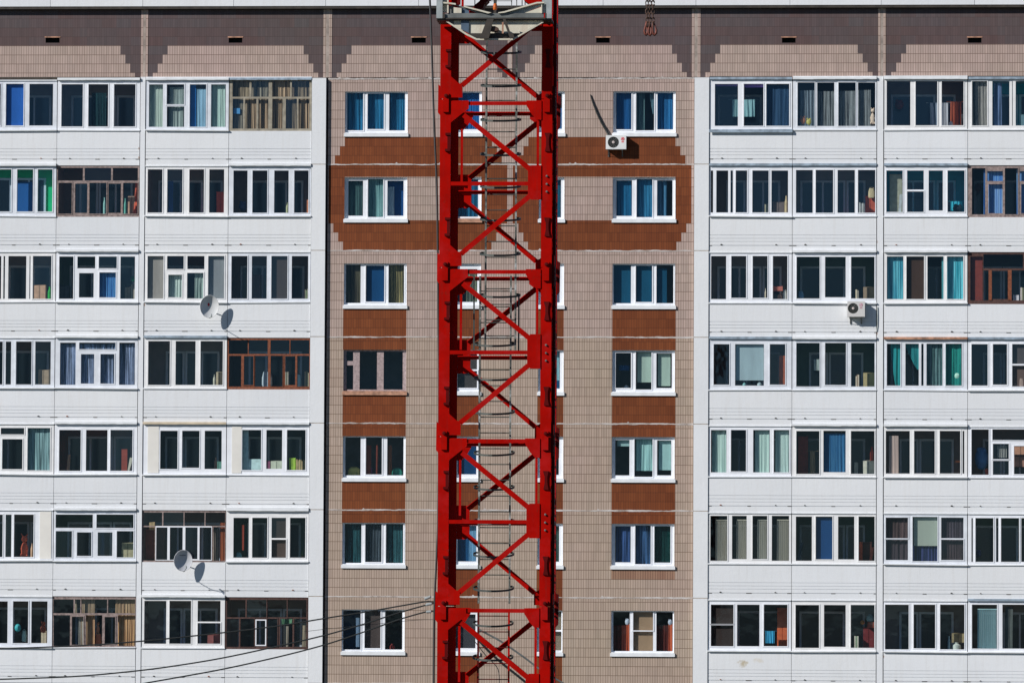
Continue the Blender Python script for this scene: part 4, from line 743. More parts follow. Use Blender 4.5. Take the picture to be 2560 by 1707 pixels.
# tiled storey panels
SEAM = [at(1275, 196).z] + [at(1275, 411.0).z - STOREY * k for k in range(8)]
SEAM[0] = SEAM[1] + 2.79
XL, XR = X(815.6), X(1733.8)
WX = {'A': (X(859.5, 670), X(1016.2, 670)), 'B': (X(1139.5, 700), X(1202, 700)), 'C': (X(1346, 700), X(1409.5, 700)), 'D': (X(1531, 670), X(1687.7, 670))}
def wz(r): return SEAM[r] - 1.81, SEAM[r] - 0.415
XM = X(1274.5, 450); CS = (X(1268, 450), X(1281.5, 450))
XLB, XRB = X(821, 450), X(1728.6, 450)
for k in range(8):
    z0, z1 = SEAM[k + 1] if k < 7 else SEAM[7] - STOREY, SEAM[k]
    wz0, wz1 = (SEAM[k] - 1.81, SEAM[k] - 0.415)
    xa0, xa1 = WX['A']; xd0, xd1 = WX['D']; xb0, xb1 = WX['B']; xc0, xc1 = WX['C']
    rows = [z0 + 0.295 * j for j in range(4)]
    HW0 = [.59, .43, .27]; HW1 = [.28, .44, .59]
    def pick(x, z):
        j = int((z - z0) / 0.295)
        if k == 0:
            if j < 3:
                j = 2 - j
                if xa0 - .16 * j < x < xd1 + .16 * j and not abs(x - XM) < HW0[j]: return 1
            return 0
        if k == 1:
            if z > z1 - 0.40: return 1 if XLB < x < XRB and not CS[0] < x < CS[1] else 0
            if z > wz0:
                if CS[0] < x < CS[1]: return 0
                return 1 if (XLB < x < xa0 or xd1 < x < XRB or xb1 < x < xc0) else 0
            if j < 3:
                j = 2 - j
                return 1 if XLB + .16 * (j + 1) < x < XRB - .16 * (j + 1) and not abs(x - XM) < HW1[j] else 0
            return 1 if XLB < x < XRB and not CS[0] < x < CS[1] else 0
        inA = xa0 - .02 < x < xa1; inD = xd0 < x < xd1 + 0.02; inI = xb0 - .02 < x < xb1 or xc0 - .02 < x < xc1
        if k == 2: return 1 if z < wz0 and (inA or inD or inI) else 0
        if k in (3, 4): return 1 if (z < wz0 or z > wz1) and (inA or inD or inI) else 0
        if k == 5 and inD and z0 + .59 < z < wz0: return 5
        if k == 5: return 1 if (z > wz1 and (inA or inD)) or ((z < wz0 or z > wz1) and inI) else 0
        return 1 if (z < wz0 or z > wz1) and inI else 0
    cx = [XLB, XRB, CS[0], CS[1]] + [XLB + .16 * j for j in (1, 2, 3)] + [XRB - .16 * j for j in (1, 2, 3)] + [xa0 - .16 * j for j in (1, 2)] + [xd1 + .16 * j for j in (1, 2)]
    cx += [XM + s_ * h_ for s_ in (-1, 1) for h_ in HW0 + HW1] + [xa0 - .02, xd1 + .02, xb0 - .02, xc0 - .02]
    holes = [(a, b, wz0, wz1) for a, b in WX.values()] if k < 7 else []
    mb = MB(); mb.sheet(XL, XR, z0 + 0.007, z1 - 0.007, TY, TY + 0.30, holes, pick=pick, cuts=(cx, rows + [z1 - .40]), rmi=4)
    mb.build('tiled_wall_panel', [M['tile_light'] if k < 3 else M['tile_sand']] + TM[1:] + [M['pier'], M['tile_faded']], bld, origin=(XL, TY, z0))
# mortar between storey panels
rj = random.Random(5)
for k in range(0, 8):
    zc = SEAM[k]; n = 260; tops, bots = [], []
    a = 0.02; b = 0.02
    for i in range(n + 1):
        a += rj.uniform(-.008, .008); b += rj.uniform(-.008, .008); a = min(.034, max(.010, a)); b = min(.03, max(.010, b))
        if rj.random() < 0.012: a += 0.05
        tops.append(a); bots.append(b)
    mb = MB()
    for i in range(n):
        x0, x1 = XL + (XR - XL) * i / n, XL + (XR - XL) * (i + 1) / n
        mb.face([(x0, TY - 0.006, zc - bots[i]), (x1, TY - 0.006, zc - bots[i + 1]), (x1, TY - 0.006, zc + tops[i + 1]), (x0, TY - 0.006, zc + tops[i])])
        mb.face([(x0, TY - 0.006, zc + tops[i]), (x1, TY - 0.006, zc + tops[i + 1]), (x1, TY + .05, zc + tops[i + 1]), (x0, TY + .05, zc + tops[i])])
        mb.face([(x0, TY - 0.006, zc - bots[i]), (x0, TY + .05, zc - bots[i]), (x1, TY + .05, zc - bots[i + 1]), (x1, TY - 0.006, zc - bots[i + 1])])
    mb.build('mortar_joint', M['mortar'], bld)

# white piers and slim columns
for a, b in ((775.5, 811.5), (1734.2, 1771.2)):
    A_, B_ = X(a), X(b)
    for k in range(8):
        z1 = SEAM[k] + (0.03 if k == 0 else 0); z0 = SEAM[k + 1] if k < 7 else GZ
        mb = MB(); mb.box(A_ + .004, B_ - .004, -0.03, 1.7, z0 + 0.012, z1 - 0.012); mb.build('pier_panel', M['pier'], bld)
        mb = MB(); mb.box(A_ + .008, B_ - .008, -0.026, 1.6, z0 - 0.0115, z0 + 0.0115); mb.build('pier_joint', M['joint_brown'], bld)
for a, b in ((346.2, 358.3), (2192.2, 2207.6)):
    mb = MB(); mb.box(X(a), X(b), -0.012, 1.7, GZ, ZF[0] + 2.68); mb.build('slim_column', M['white'], bld)

def ring(mb, x0, x1, z0, z1, y, t=0.03, p=0.012, mi=0):
    mb.sheet(x0 - t, x1 + t, z0 - t, z1 + t, y - p, y, [(x0, x1, z0, z1)], mi=mi)

FLM = {'white': 'sill', 'thickwhite': 'sill', 'bluegrey': 'bluegrey', 'rusty': 'rusty', 'beige': 'beige'}
def balcony(c, r):
    x0, x1 = COL[c]; zf = ZF[r]; key = (c, r); v, yy0, yy1, panes, items, kw = BAL[key]
    rr = random.Random(c * 31 + r * 7)
    g0 = 0.004
    top = zf + 2.59
    # parapet with grooves and slab edge: one extruded outline
    prof = [(0.0, .915), (0.0, .345), (.014, .341), (.014, .332), (0.0, .327), (0.0, .238), (.014, .234), (.014, .225), (0.0, .220), (0.0, .137), (.014, .133), (.014, .124), (0.0, .119), (0.0, 0.012),
            (.02, 0.010), (.02, -0.004), (0.003, -0.006), (0.003, -0.205), (0.09, -0.205), (0.09, .915)]
    mb = MB(); n = len(prof); a, b = x0 + (0.016 if c in (3, 7) else 0.006), x1 - (0.014 if c in (2, 6) else 0.006)
    mb.v += [(a, y, zf + z) for y, z in prof] + [(b, y, zf + z) for y, z in prof]
    for i in range(n):
        j = (i + 1) % n; mb.f.append((i, j, n + j, n + i)); mb.m.append(0)
    mb.f.append(tuple(range(n - 1, -1, -1))); mb.m.append(0); mb.f.append(tuple(range(n, 2 * n))); mb.m.append(0)
    par = mb.build('balcony', M['white'], bld, origin=((x0 + x1) / 2, 0, zf))
    # hooks and slots left along the floor line
    w = x1 - x0
    for q, hh in ((0.155, 1), (0.81, 1)):
        bx = x0 + w * q + rr.uniform(-.01, .01); s_ = rr.uniform(.024, .038); bm = MB()
        bm.prism([(bx + s_ * math.cos(t), zf + 0.016 + s_ * .95 * max(0, math.sin(t))) for t in [math.pi * i / 6 for i in range(7)]][::-1], -0.022, 0.0)
        bm.build('lifting_loop', M['rustbolt'] if rr.random() < .15 else M['bolt'], par)
    for q, l in ((0.49, .07), (0.985, .05), (0.015, .045)):
        if rr.random() < .85:
            l *= rr.uniform(.7, 1.3); bx = min(max(x0 + w * q, x0 + l + .01), x1 - l - .01); bm = MB(); bm.box(bx - l, bx + l, -0.007, 0.002, zf - 0.010, zf + 0.012); bm.build('steel_plate', M['bolt'], par)
    # room behind
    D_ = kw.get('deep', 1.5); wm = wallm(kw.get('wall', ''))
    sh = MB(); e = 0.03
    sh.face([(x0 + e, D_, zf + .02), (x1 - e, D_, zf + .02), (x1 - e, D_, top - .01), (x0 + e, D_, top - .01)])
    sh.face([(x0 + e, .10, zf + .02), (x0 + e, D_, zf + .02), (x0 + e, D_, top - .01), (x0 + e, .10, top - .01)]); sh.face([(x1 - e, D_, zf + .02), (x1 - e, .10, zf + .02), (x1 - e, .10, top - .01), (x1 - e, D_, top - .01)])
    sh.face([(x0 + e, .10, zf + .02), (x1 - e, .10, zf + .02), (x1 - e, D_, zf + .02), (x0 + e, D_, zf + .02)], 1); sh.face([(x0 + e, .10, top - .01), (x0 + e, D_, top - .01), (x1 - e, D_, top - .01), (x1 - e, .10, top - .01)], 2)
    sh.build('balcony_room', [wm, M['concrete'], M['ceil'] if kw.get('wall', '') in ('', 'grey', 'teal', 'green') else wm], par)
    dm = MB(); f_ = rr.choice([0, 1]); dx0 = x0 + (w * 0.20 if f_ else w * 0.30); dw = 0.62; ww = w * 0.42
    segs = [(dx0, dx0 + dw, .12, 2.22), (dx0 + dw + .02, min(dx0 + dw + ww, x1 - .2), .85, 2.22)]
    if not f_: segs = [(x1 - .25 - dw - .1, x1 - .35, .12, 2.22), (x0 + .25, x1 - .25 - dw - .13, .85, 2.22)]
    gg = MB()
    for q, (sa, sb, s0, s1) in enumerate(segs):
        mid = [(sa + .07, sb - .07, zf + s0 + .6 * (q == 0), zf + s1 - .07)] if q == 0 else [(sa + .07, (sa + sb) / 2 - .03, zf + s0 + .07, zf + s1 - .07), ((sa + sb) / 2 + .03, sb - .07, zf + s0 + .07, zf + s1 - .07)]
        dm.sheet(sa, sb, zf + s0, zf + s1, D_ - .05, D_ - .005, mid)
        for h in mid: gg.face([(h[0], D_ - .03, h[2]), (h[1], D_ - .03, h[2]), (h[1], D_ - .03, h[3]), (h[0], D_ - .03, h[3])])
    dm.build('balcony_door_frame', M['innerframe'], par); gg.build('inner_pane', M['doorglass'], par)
    lm = MB(); lm.box(x0 + .05, x1 - .05, .10, .27, zf + .90, zf + .93); lm.build('inner_ledge', M['ceil'], par)
    # glazing
    fr = kw.get('fr'); FM = [M[fr] if fr else M[rr.choice(['upvc', 'upvc', 'upvc2', 'upvc3'])], M['upvc'], M['orangewood'], M['cream']]
    yf = 0.012 if not fr else 0.03; hs = []
    for p in panes:
        if len(p) == 2: p = (p[0], p[1], yy0, yy1)
        A_ = vp(v, p[0], p[3]); B_ = vp(v, p[1], p[2]); hs.append((max(A_.x, x0 + .03), min(B_.x, x1 - .03), max(A_.z, zf + .97), min(B_.z, top - .03)))
    if fr: hs = [(h[0] - .011, h[1] + .011, h[2] - .008, h[3] + .008) for h in hs]
    hs = [h for h in hs if h[1] - h[0] > 0.015]
    fm = MB(); ft = top - 0.005
    fm.sheet(x0 + .012, x1 - .012, zf + .917, ft, yf, yf + .06, hs, back=True)
    for q, h in enumerate(hs):
        wide_ = h[1] - h[0] > .2
        if not fr and wide_ and (q % 2 == (c + r) % 2 or rr.random() < .25): ring(fm, h[0], h[1], h[2], h[3], yf)
        if fr and q in kw.get('sashwhite', []): ring(fm, h[0], h[1], h[2], h[3], yf, .035, .02, 1)
        if fr and not kw.get('orange') and (h[3] - h[2]) > .5 and q % 2 == 1 and fr != 'olivewood': ring(fm, h[0], h[1], h[2], h[3], yf, .025, .015)
    if kw.get('whiteframe'):
        a_, b_, c_, d_ = kw['whiteframe']; P0 = vp(v, a_, d_); P1 = vp(v, b_, c_)
        fm.sheet(P0.x, P1.x, P0.z, P1.z, yf - .02, yf - .002, [h for h in hs if P0.x < (h[0] + h[1]) / 2 < P1.x and (h[2] + h[3]) / 2 < P1.z], mi=1)
    for a_, b_, c_, d_ in kw.get('orange', []):
        P0 = vp(v, a_, d_); P1 = vp(v, b_, c_); fm.box(P0.x, P1.x, yf - .02, yf - .002, P0.z, P1.z, 2)
    fo = fm.build('glazing_frame', FM, par)
    gm_ = MB(); gv = rr.choice([0, 0, 1, 2])
    for h in hs: gm_.face([(h[0] - .01, yf + .035, h[2] - .01), (h[1] + .01, yf + .035, h[2] - .01), (h[1] + .01, yf + .035, h[3] + .01), (h[0] - .01, yf + .035, h[3] + .01)], rr.choice([0, 0, 1, 2, 2, 3]) if rr.random() < .55 else gv)
    gm_.build('pane', GLV, par)
    if kw.get('panel'):
        a_, b_ = kw['panel']; P0 = vp(v, a_, yy1); P1 = vp(v, b_, yy0); pm = MB(); pm.box(P0.x, P1.x, yf - .014, yf - .001, zf + 1.0, top - .06); pm.build('cream_panel', M['cream'], par)
    # sill sheet and rain flashing
    sy = -0.068 if rr.random() < .6 else -0.035; sm_ = MB(); sag = rr.uniform(-.012, .012)
    if not fr or rr.random() < .4:
        sm_.prism([(x0 - .0, zf + .918 + sag), (x1 - .0, zf + .918 - sag), (x1 - .0, zf + .955 - sag), (x0 - .0, zf + .955 + sag)], sy, yf - .002)
        if kw.get('sill'): sm_.box(x0, x1, sy - .02, sy - .002, zf + .85, zf + .93)
        sm_.build('sill_sheet', M[FLM.get(kw.get('sill', 'white'), 'sill')], par)
    fl = kw.get('fl')
    if fl:
        h_ = .10 if fl == 'thickwhite' else .065; tt = 0.012; flm = MB(); z_ = top - .005; d_ = -0.075 if fl != 'bluegrey' else -0.05
        n = 12
        for i in range(n):
            xa = x0 + .01 + (w - .02) * i / n; xb = x0 + .01 + (w - .02) * (i + 1) / n; o1 = rr.uniform(-.004, .004)
            flm.prism([(xa, z_ - .01 + o1), (xb, z_ - .01 + o1), (xb, z_ + h_), (xa, z_ + h_)], d_, -0.002 if r else yf)
        flm.build('rain_flashing', M[FLM[fl]], par)
    elif not fr:
        flm = MB(); flm.box(x0 + .01, x1 - .01, -.02, yf - .002, top - .035, top + .0); flm.build('rain_flashing', M['sill'], par)
    if kw.get('rust'):
        P0 = vp(v, 220, 492); P1 = vp(v, 595, 478); flm = MB(); flm.box(P0.x, P1.x, -.03, .0, P0.z + .03, P1.z + .03); flm.build('rusty_strip', M['rusty'], par)
    where = ROWN[r] + ' balcony, ' + COLN[c]
    if c in (4, 5): where = ROWN[r] + ' balcony by ' + COLN[c]
    for it in items: make_item(it, v, it[4] if False else yy1, where, 0.0 if not fr else 0.02, zf + .03, zf + .935)
for k_ in BAL: balcony(*k_)
# topmost glazed row: roofing over the balconies against the attic
for c in COL:
    mb = MB(); mb.box(COL[c][0] + .004, COL[c][1] - .004, -.01, 0.6, ZF[0] + 2.59, ATT0 - .004 + 0.02); mb.build('balcony_roof_slab', M['darksteel'] if c not in (3, 4, 6, 7) else M['sill'], bld)

CW = {'A': 'wide window left of the crane', 'B': "narrow window behind the crane's left leg", 'C': "narrow window behind the crane's right leg", 'D': 'wide window right of the crane'}
def window(c, r):
    v, panes, items, kw = WIN[(c, r)]; x0, x1 = WX[c]; z0, z1 = wz(r); yf = TY + .085; rr = random.Random(ord(c) * 13 + r)
    fr = kw.get('fr'); e = .003
    hs = []
    for p in panes:
        A_ = vp(v, p[0], p[3], yf); B_ = vp(v, p[1], p[2], yf); hs.append((max(A_.x, x0 + .035), min(B_.x, x1 - .035), max(A_.z, z0 + .10), min(B_.z, z1 - .035)))
    fm = MB(); fm.sheet(x0 + e, x1 - e, z0 + .06, z1 - e, yf, yf + .07, hs, back=True)
    for q, h in enumerate(hs):
        if not fr and (q == 1 or (len(hs) == 3 and q == (r % 3))): ring(fm, h[0], h[1], h[2], h[3], yf, .035, .014)
    wn = fm.build('window', M[fr] if fr else M['upvc'], bld, origin=((x0 + x1) / 2, yf, z0))
    gm_ = MB()
    for h in hs: gm_.face([(h[0] - .01, yf + .04, h[2] - .01), (h[1] + .01, yf + .04, h[2] - .01), (h[1] + .01, yf + .04, h[3] + .01), (h[0] - .01, yf + .04, h[3] + .01)])
    gm_.build('pane', M['glassb'], wn)
    sm_ = MB(); ov = .03
    sm_.prism([(x0 - ov, z0 - .075), (x1 + ov, z0 - .075), (x1 + ov, z0 + .035), (x0 - ov, z0 + .035)], TY - .05, TY - .003)
    sm_.box(x0 + e, x1 - e, TY + .001, yf + .02, z0 + .002, z0 + .06)
    sm_.build('window_sill', M['sill'] if kw.get('sill') != 'rusty' else M['rusty'], wn)
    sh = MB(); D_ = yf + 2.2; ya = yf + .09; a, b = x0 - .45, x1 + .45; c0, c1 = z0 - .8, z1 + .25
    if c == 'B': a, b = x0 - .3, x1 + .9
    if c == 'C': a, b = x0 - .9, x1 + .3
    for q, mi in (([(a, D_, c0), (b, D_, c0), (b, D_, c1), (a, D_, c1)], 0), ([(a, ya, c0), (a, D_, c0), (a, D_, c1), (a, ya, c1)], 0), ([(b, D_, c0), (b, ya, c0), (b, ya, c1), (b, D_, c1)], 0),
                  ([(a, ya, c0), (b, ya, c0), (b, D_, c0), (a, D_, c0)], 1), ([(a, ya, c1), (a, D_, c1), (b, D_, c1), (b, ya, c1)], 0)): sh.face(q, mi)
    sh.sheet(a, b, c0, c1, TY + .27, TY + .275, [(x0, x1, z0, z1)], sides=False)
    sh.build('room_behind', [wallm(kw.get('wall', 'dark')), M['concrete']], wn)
    ym = max(q[3] for q in panes)
    for it in items: make_item(it, v, ym, ROWN[r] + ' ' + CW[c], yf + .0, None, None)
for k_ in WIN: window(*k_)

# ------------------------------------------------------------------ air conditioners and dishes on the facade
def aircon(x0, y0, x1, y1, depth, fan, logo, label, bodyc, wall, legs):
    """pixel box of the front face; the unit stands off the wall"""
    P = at(x0, y1, wall - depth); Q = at(x1, y0, wall - depth); root = empty('air_conditioner', ((P.x + Q.x) / 2, wall, P.z))
    tag(root, label, 'air conditioner', 'outdoor air conditioner units on the facade')
    yf, yb = wall - depth, wall - 0.045; w = Q.x - P.x; h = Q.z - P.z; bm_ = plain('aircon_casing', bodyc, 0.5, 0.05, 4.0)
    fx, fz, fr_ = P.x + w * fan[0], Q.z - h * fan[1], h * fan[2]
    mb = MB(); n = 28; outer = []
    # front face with a round opening
    for i in range(n):
        a0, a1 = 2 * math.pi * i / n, 2 * math.pi * (i + 1) / n
        def edge(t):
            c_, s_ = math.cos(t), math.sin(t); k = 1e9
            if c_ > 1e-6: k = min(k, (Q.x - fx) / c_)
            if c_ < -1e-6: k = min(k, (P.x - fx) / c_)
            if s_ > 1e-6: k = min(k, (Q.z - fz) / s_)
            if s_ < -1e-6: k = min(k, (P.z - fz) / s_)
            return (fx + c_ * k, yf, fz + s_ * k)
        p0 = (fx + fr_ * math.cos(a0), yf, fz + fr_ * math.sin(a0)); p1 = (fx + fr_ * math.cos(a1), yf, fz + fr_ * math.sin(a1)); e0, e1 = edge(a0), edge(a1)
        pts = [p0, p1, e1]
        for cxz in ((P.x, P.z), (Q.x, P.z), (Q.x, Q.z), (P.x, Q.z)):
            t = math.atan2(cxz[1] - fz, cxz[0] - fx) % (2 * math.pi)
            if a0 + 1e-6 < t < a1 - 1e-6: pts.append((cxz[0], yf, cxz[1]))
        pts.append(e0); mb.face(pts[::-1])
        mb.face([p0, p1, (p1[0], yf + .05, p1[2]), (p0[0], yf + .05, p0[2])])
    mb.face([(P.x, yf, P.z), (P.x, yf, Q.z), (P.x, yb, Q.z), (P.x, yb, P.z)]); mb.face([(Q.x, yf, P.z), (Q.x, yb, P.z), (Q.x, yb, Q.z), (Q.x, yf, Q.z)])
    mb.face([(P.x, yf, Q.z), (Q.x, yf, Q.z), (Q.x, yb, Q.z), (P.x, yb, Q.z)]); mb.face([(P.x, yf, P.z), (P.x, yb, P.z), (Q.x, yb, P.z), (Q.x, yf, P.z)]); mb.face([(P.x, yb, P.z), (P.x, yb, Q.z), (Q.x, yb, Q.z), (Q.x, yb, P.z)])
    body = mb.build('casing', bm_, root)
    gm2 = MB(); gm2.lathe([(0.001, 0.045), (fr_, 0.045)], (fx, yf, fz), 'y', 28, 1)
    for k in range(1, 8): gm2.tube([(fx + fr_ * k / 8 * math.cos(t), yf - .006, fz + fr_ * k / 8 * math.sin(t)) for t in [2 * math.pi * i / 24 for i in range(25)]], 0.0025, 5, 0, False)
    for k in range(12): t = 2 * math.pi * k / 12; gm2.tube([(fx, yf - .006, fz), (fx + fr_ * math.cos(t), yf - .006, fz + fr_ * math.sin(t))], 0.003, 5)
    gm2.build('fan_grille', [M['greysteel'], M['hole']], body)
    hb = MB(); hb.lathe([(0.001, -.02), (fr_ * .24, -.014), (fr_ * .26, .0)], (fx, yf, fz), 'y', 16); hb.build('fan_hub', plain('pinkish_hub', (0.55, 0.47, 0.44), 0.5), body)
    lx, lz, lr = P.x + w * logo[0], Q.z - h * logo[1], h * logo[2]
    lm = MB(); lm.lathe([(0.001, -.004), (lr, -.004), (lr, 0)], (lx, yf, lz), 'y', 16); lm.tube([(lx + lr * .55 * math.cos(t), yf - .006, lz + lr * .1 + lr * .55 * math.sin(t)) for t in [math.pi * (.5 + i / 8) for i in range(13)]], lr * .1, 5, 1)
    lm.box(lx - lr * .7, lx + lr * .7, yf - .003, yf, lz - lr * 1.9, lz - lr * 1.35); lm.build('round_emblem', [plain('emblem_red', logo[3], 0.5), M['upvc']], body)
    for q in legs:
        bx = P.x + w * q; br = MB(); br.box(bx - .018, bx + .018, yf + .02, wall, P.z - .03, P.z); br.box(bx - .018, bx + .018, wall - .03, wall, P.z - .22, P.z - .03); br.obox((bx - .012, wall - .02, P.z - .2), (.024, 0, 0), (0, .02, 0), (0, -(depth - .08), .17)); br.build('bracket', M['greysteel'], root)
    return root, P, Q
ac1, P, Q = aircon(1514.5, 338.5, 1565.5, 373.3, 0.285, (0.37, 0.50, 0.40), (0.83, 0.27, 0.13, (0.62, 0.05, 0.06)), 'white air conditioner with red emblem on brown tiles right of the crane', (0.74, 0.75, 0.74), TY, (0.12, 0.8))
mb = MB(); pts = [at(1475.8, 237, TY - .03), at(1482, 256, TY - .035), at(1493, 284, TY - .04), at(1505, 309, TY - .05), at(1515, 326, TY - .07), at(1522, 339.5, TY - .12)]
mb.tube(pts, [0.016, .026, .032, .034, .034, .034], 10); mb.build('insulated_pipe', M['cable'], ac1)
ac2, P, Q = aircon(2118.2, 753.0, 2162.3, 791.5, 0.30, (0.33, 0.46, 0.34), (0.78, 0.24, 0.12, (0.50, 0.25, 0.30)), 'grey air conditioner on white balcony parapet beside the slim column', (0.60, 0.585, 0.57), 0.0, (0.18, 0.8))
mb = MB(); pts = [at(2194, 768, -.02), at(2194.5, 792, -.02), at(2194, 815, -.02), at(2192, 829, -.02)]; mb.tube(pts, .018, 8); mb.build('drain_pipe', M['palegrey'], ac2)

def dish(px, py, wpx, hpx, off, yaw, tilt, label, emblem, base):
    C_ = at(px, py, -off); root = empty('satellite_dish', at(base[0], base[1], 0.0)); tag(root, label, 'satellite dish', 'satellite dishes on the balcony parapets')
    nrm = Vector((math.sin(yaw) * math.cos(tilt), -math.cos(yaw) * math.cos(tilt), math.sin(tilt))); ux = Vector((math.cos(yaw), math.sin(yaw), 0)); uz = ux.cross(nrm) * -1
    if uz.z < 0: uz = -uz
    hw = wpx / 77.6 / 2 / math.cos(yaw); hh = hpx / 77.6 / 2 / math.cos(tilt); mb = MB(); R_, N_ = 8, 32; dp = 0.085
    for off_, fl in ((0.0, 0), (-0.008, 1)):
        b = len(mb.v); mb.v.append(tuple(C_ - nrm * (dp + -off_)))
        for i in range(1, R_ + 1):
            q = i / R_
            for k in range(N_):
                t = 2 * math.pi * k / N_; mb.v.append(tuple(C_ + ux * hw * q * math.cos(t) + uz * hh * q * math.sin(t) - nrm * (dp * (1 - q * q) - off_)))
        for k in range(N_):
            f = (b, b + 1 + k, b + 1 + (k + 1) % N_); mb.f.append(f if fl else f[::-1]); mb.m.append(0)
        for i in range(R_ - 1):
            for k in range(N_):
                f = (b + 1 + i * N_ + k, b + 1 + (i + 1) * N_ + k, b + 1 + (i + 1) * N_ + (k + 1) % N_, b + 1 + i * N_ + (k + 1) % N_); mb.f.append(f if fl else f[::-1]); mb.m.append(0)
    mb.tube([C_ + ux * hw * math.cos(t) + uz * hh * math.sin(t) for t in [2 * math.pi * i / N_ for i in range(N_ + 1)]], 0.008, 6, 0, False)
    rf = mb.build('reflector', plain('dish_grey_paint', (0.70, 0.71, 0.71) if emblem == 'red' else (0.58, 0.59, 0.62), 0.5, 0.06), root, smooth=True)
    em = MB()
    if emblem == 'red':
        c0 = C_ - nrm * (dp * .93 - 0.004) + uz * hh * 0.16 - ux * hw * .05; n = 14; b = len(em.v)
        em.v += [tuple(c0 + ux * .035 * math.cos(2 * math.pi * k / n) + uz * .055 * math.sin(2 * math.pi * k / n)) for k in range(n)]; em.f.append(tuple(range(n))); em.m.append(0)
        em.build('red_emblem', plain('emblem_red', (0.45, 0.01, 0.03), 0.5), rf)
    else:
        c0 = C_ - nrm * (dp * .72 - 0.006) + uz * hh * 0.46 - ux * hw * .08
        for q in range(7): em.obox(c0 + ux * (-.14 + q * .04), ux * (.024 + .006 * (q % 2)), uz * .028, nrm * .003)
        em.build('faded_lettering', plain('faded_lettering_ink', (0.13, 0.15, 0.2), 0.6), rf)
    bot = C_ - uz * hh
    arm = MB(); tip = bot + nrm * .47 + uz * (0.16 if emblem != 'red' else .08); am = M['greysteel']
    arm.tube([bot - nrm * .03, bot + nrm * .06 - uz * .015, bot + nrm * .25 + uz * .01, tip], .011, 8); a_ = arm.build('feed_arm', am, root)
    ln = MB(); ln.tube([tip - uz * .01, tip + (C_ - tip).normalized() * .03, tip + (C_ - tip).normalized() * .09], [.022, .030, .022], 10); ln.tube([tip - uz * .05, tip + uz * .03], .02, 8); ln.build('receiver', M['palegrey'], a_)
    mt = MB(); mt.tube([C_ - nrm * (dp + .01), Vector((C_.x, -.05, C_.z - .12)), Vector((C_.x, 0.0, C_.z - .12))], .018, 8); mt.box(C_.x - .06, C_.x + .06, -.012, -.0005, C_.z - .22, C_.z - .02); mt.build('wall_mount', M['greysteel'], root)
    cx0 = Vector((C_.x, -.012, C_.z - .2)); cm = MB(); cm.tube([cx0, cx0 + Vector((-.10, -.004, -.12)), cx0 + Vector((-.22, 0, -.06)), cx0 + Vector((-.30, 0, .10)), cx0 + Vector((-.32, 0, .26))], .007, 6); cm.build('coaxial_cable', M['cable'], root)
dish(523.5, 766, 45.5, 56, 0.38, math.radians(16), math.radians(-6), 'pale satellite dish with red emblem, higher of the two dishes', 'red', (523, 790))
dish(457.8, 1400.5, 44, 52.5, 0.36, math.radians(20), math.radians(-5), 'bluish grey satellite dish with faded lettering, lower of the two dishes', 'text', (457, 1425))
# brown stain on the lowest parapet and small chips are in the paint

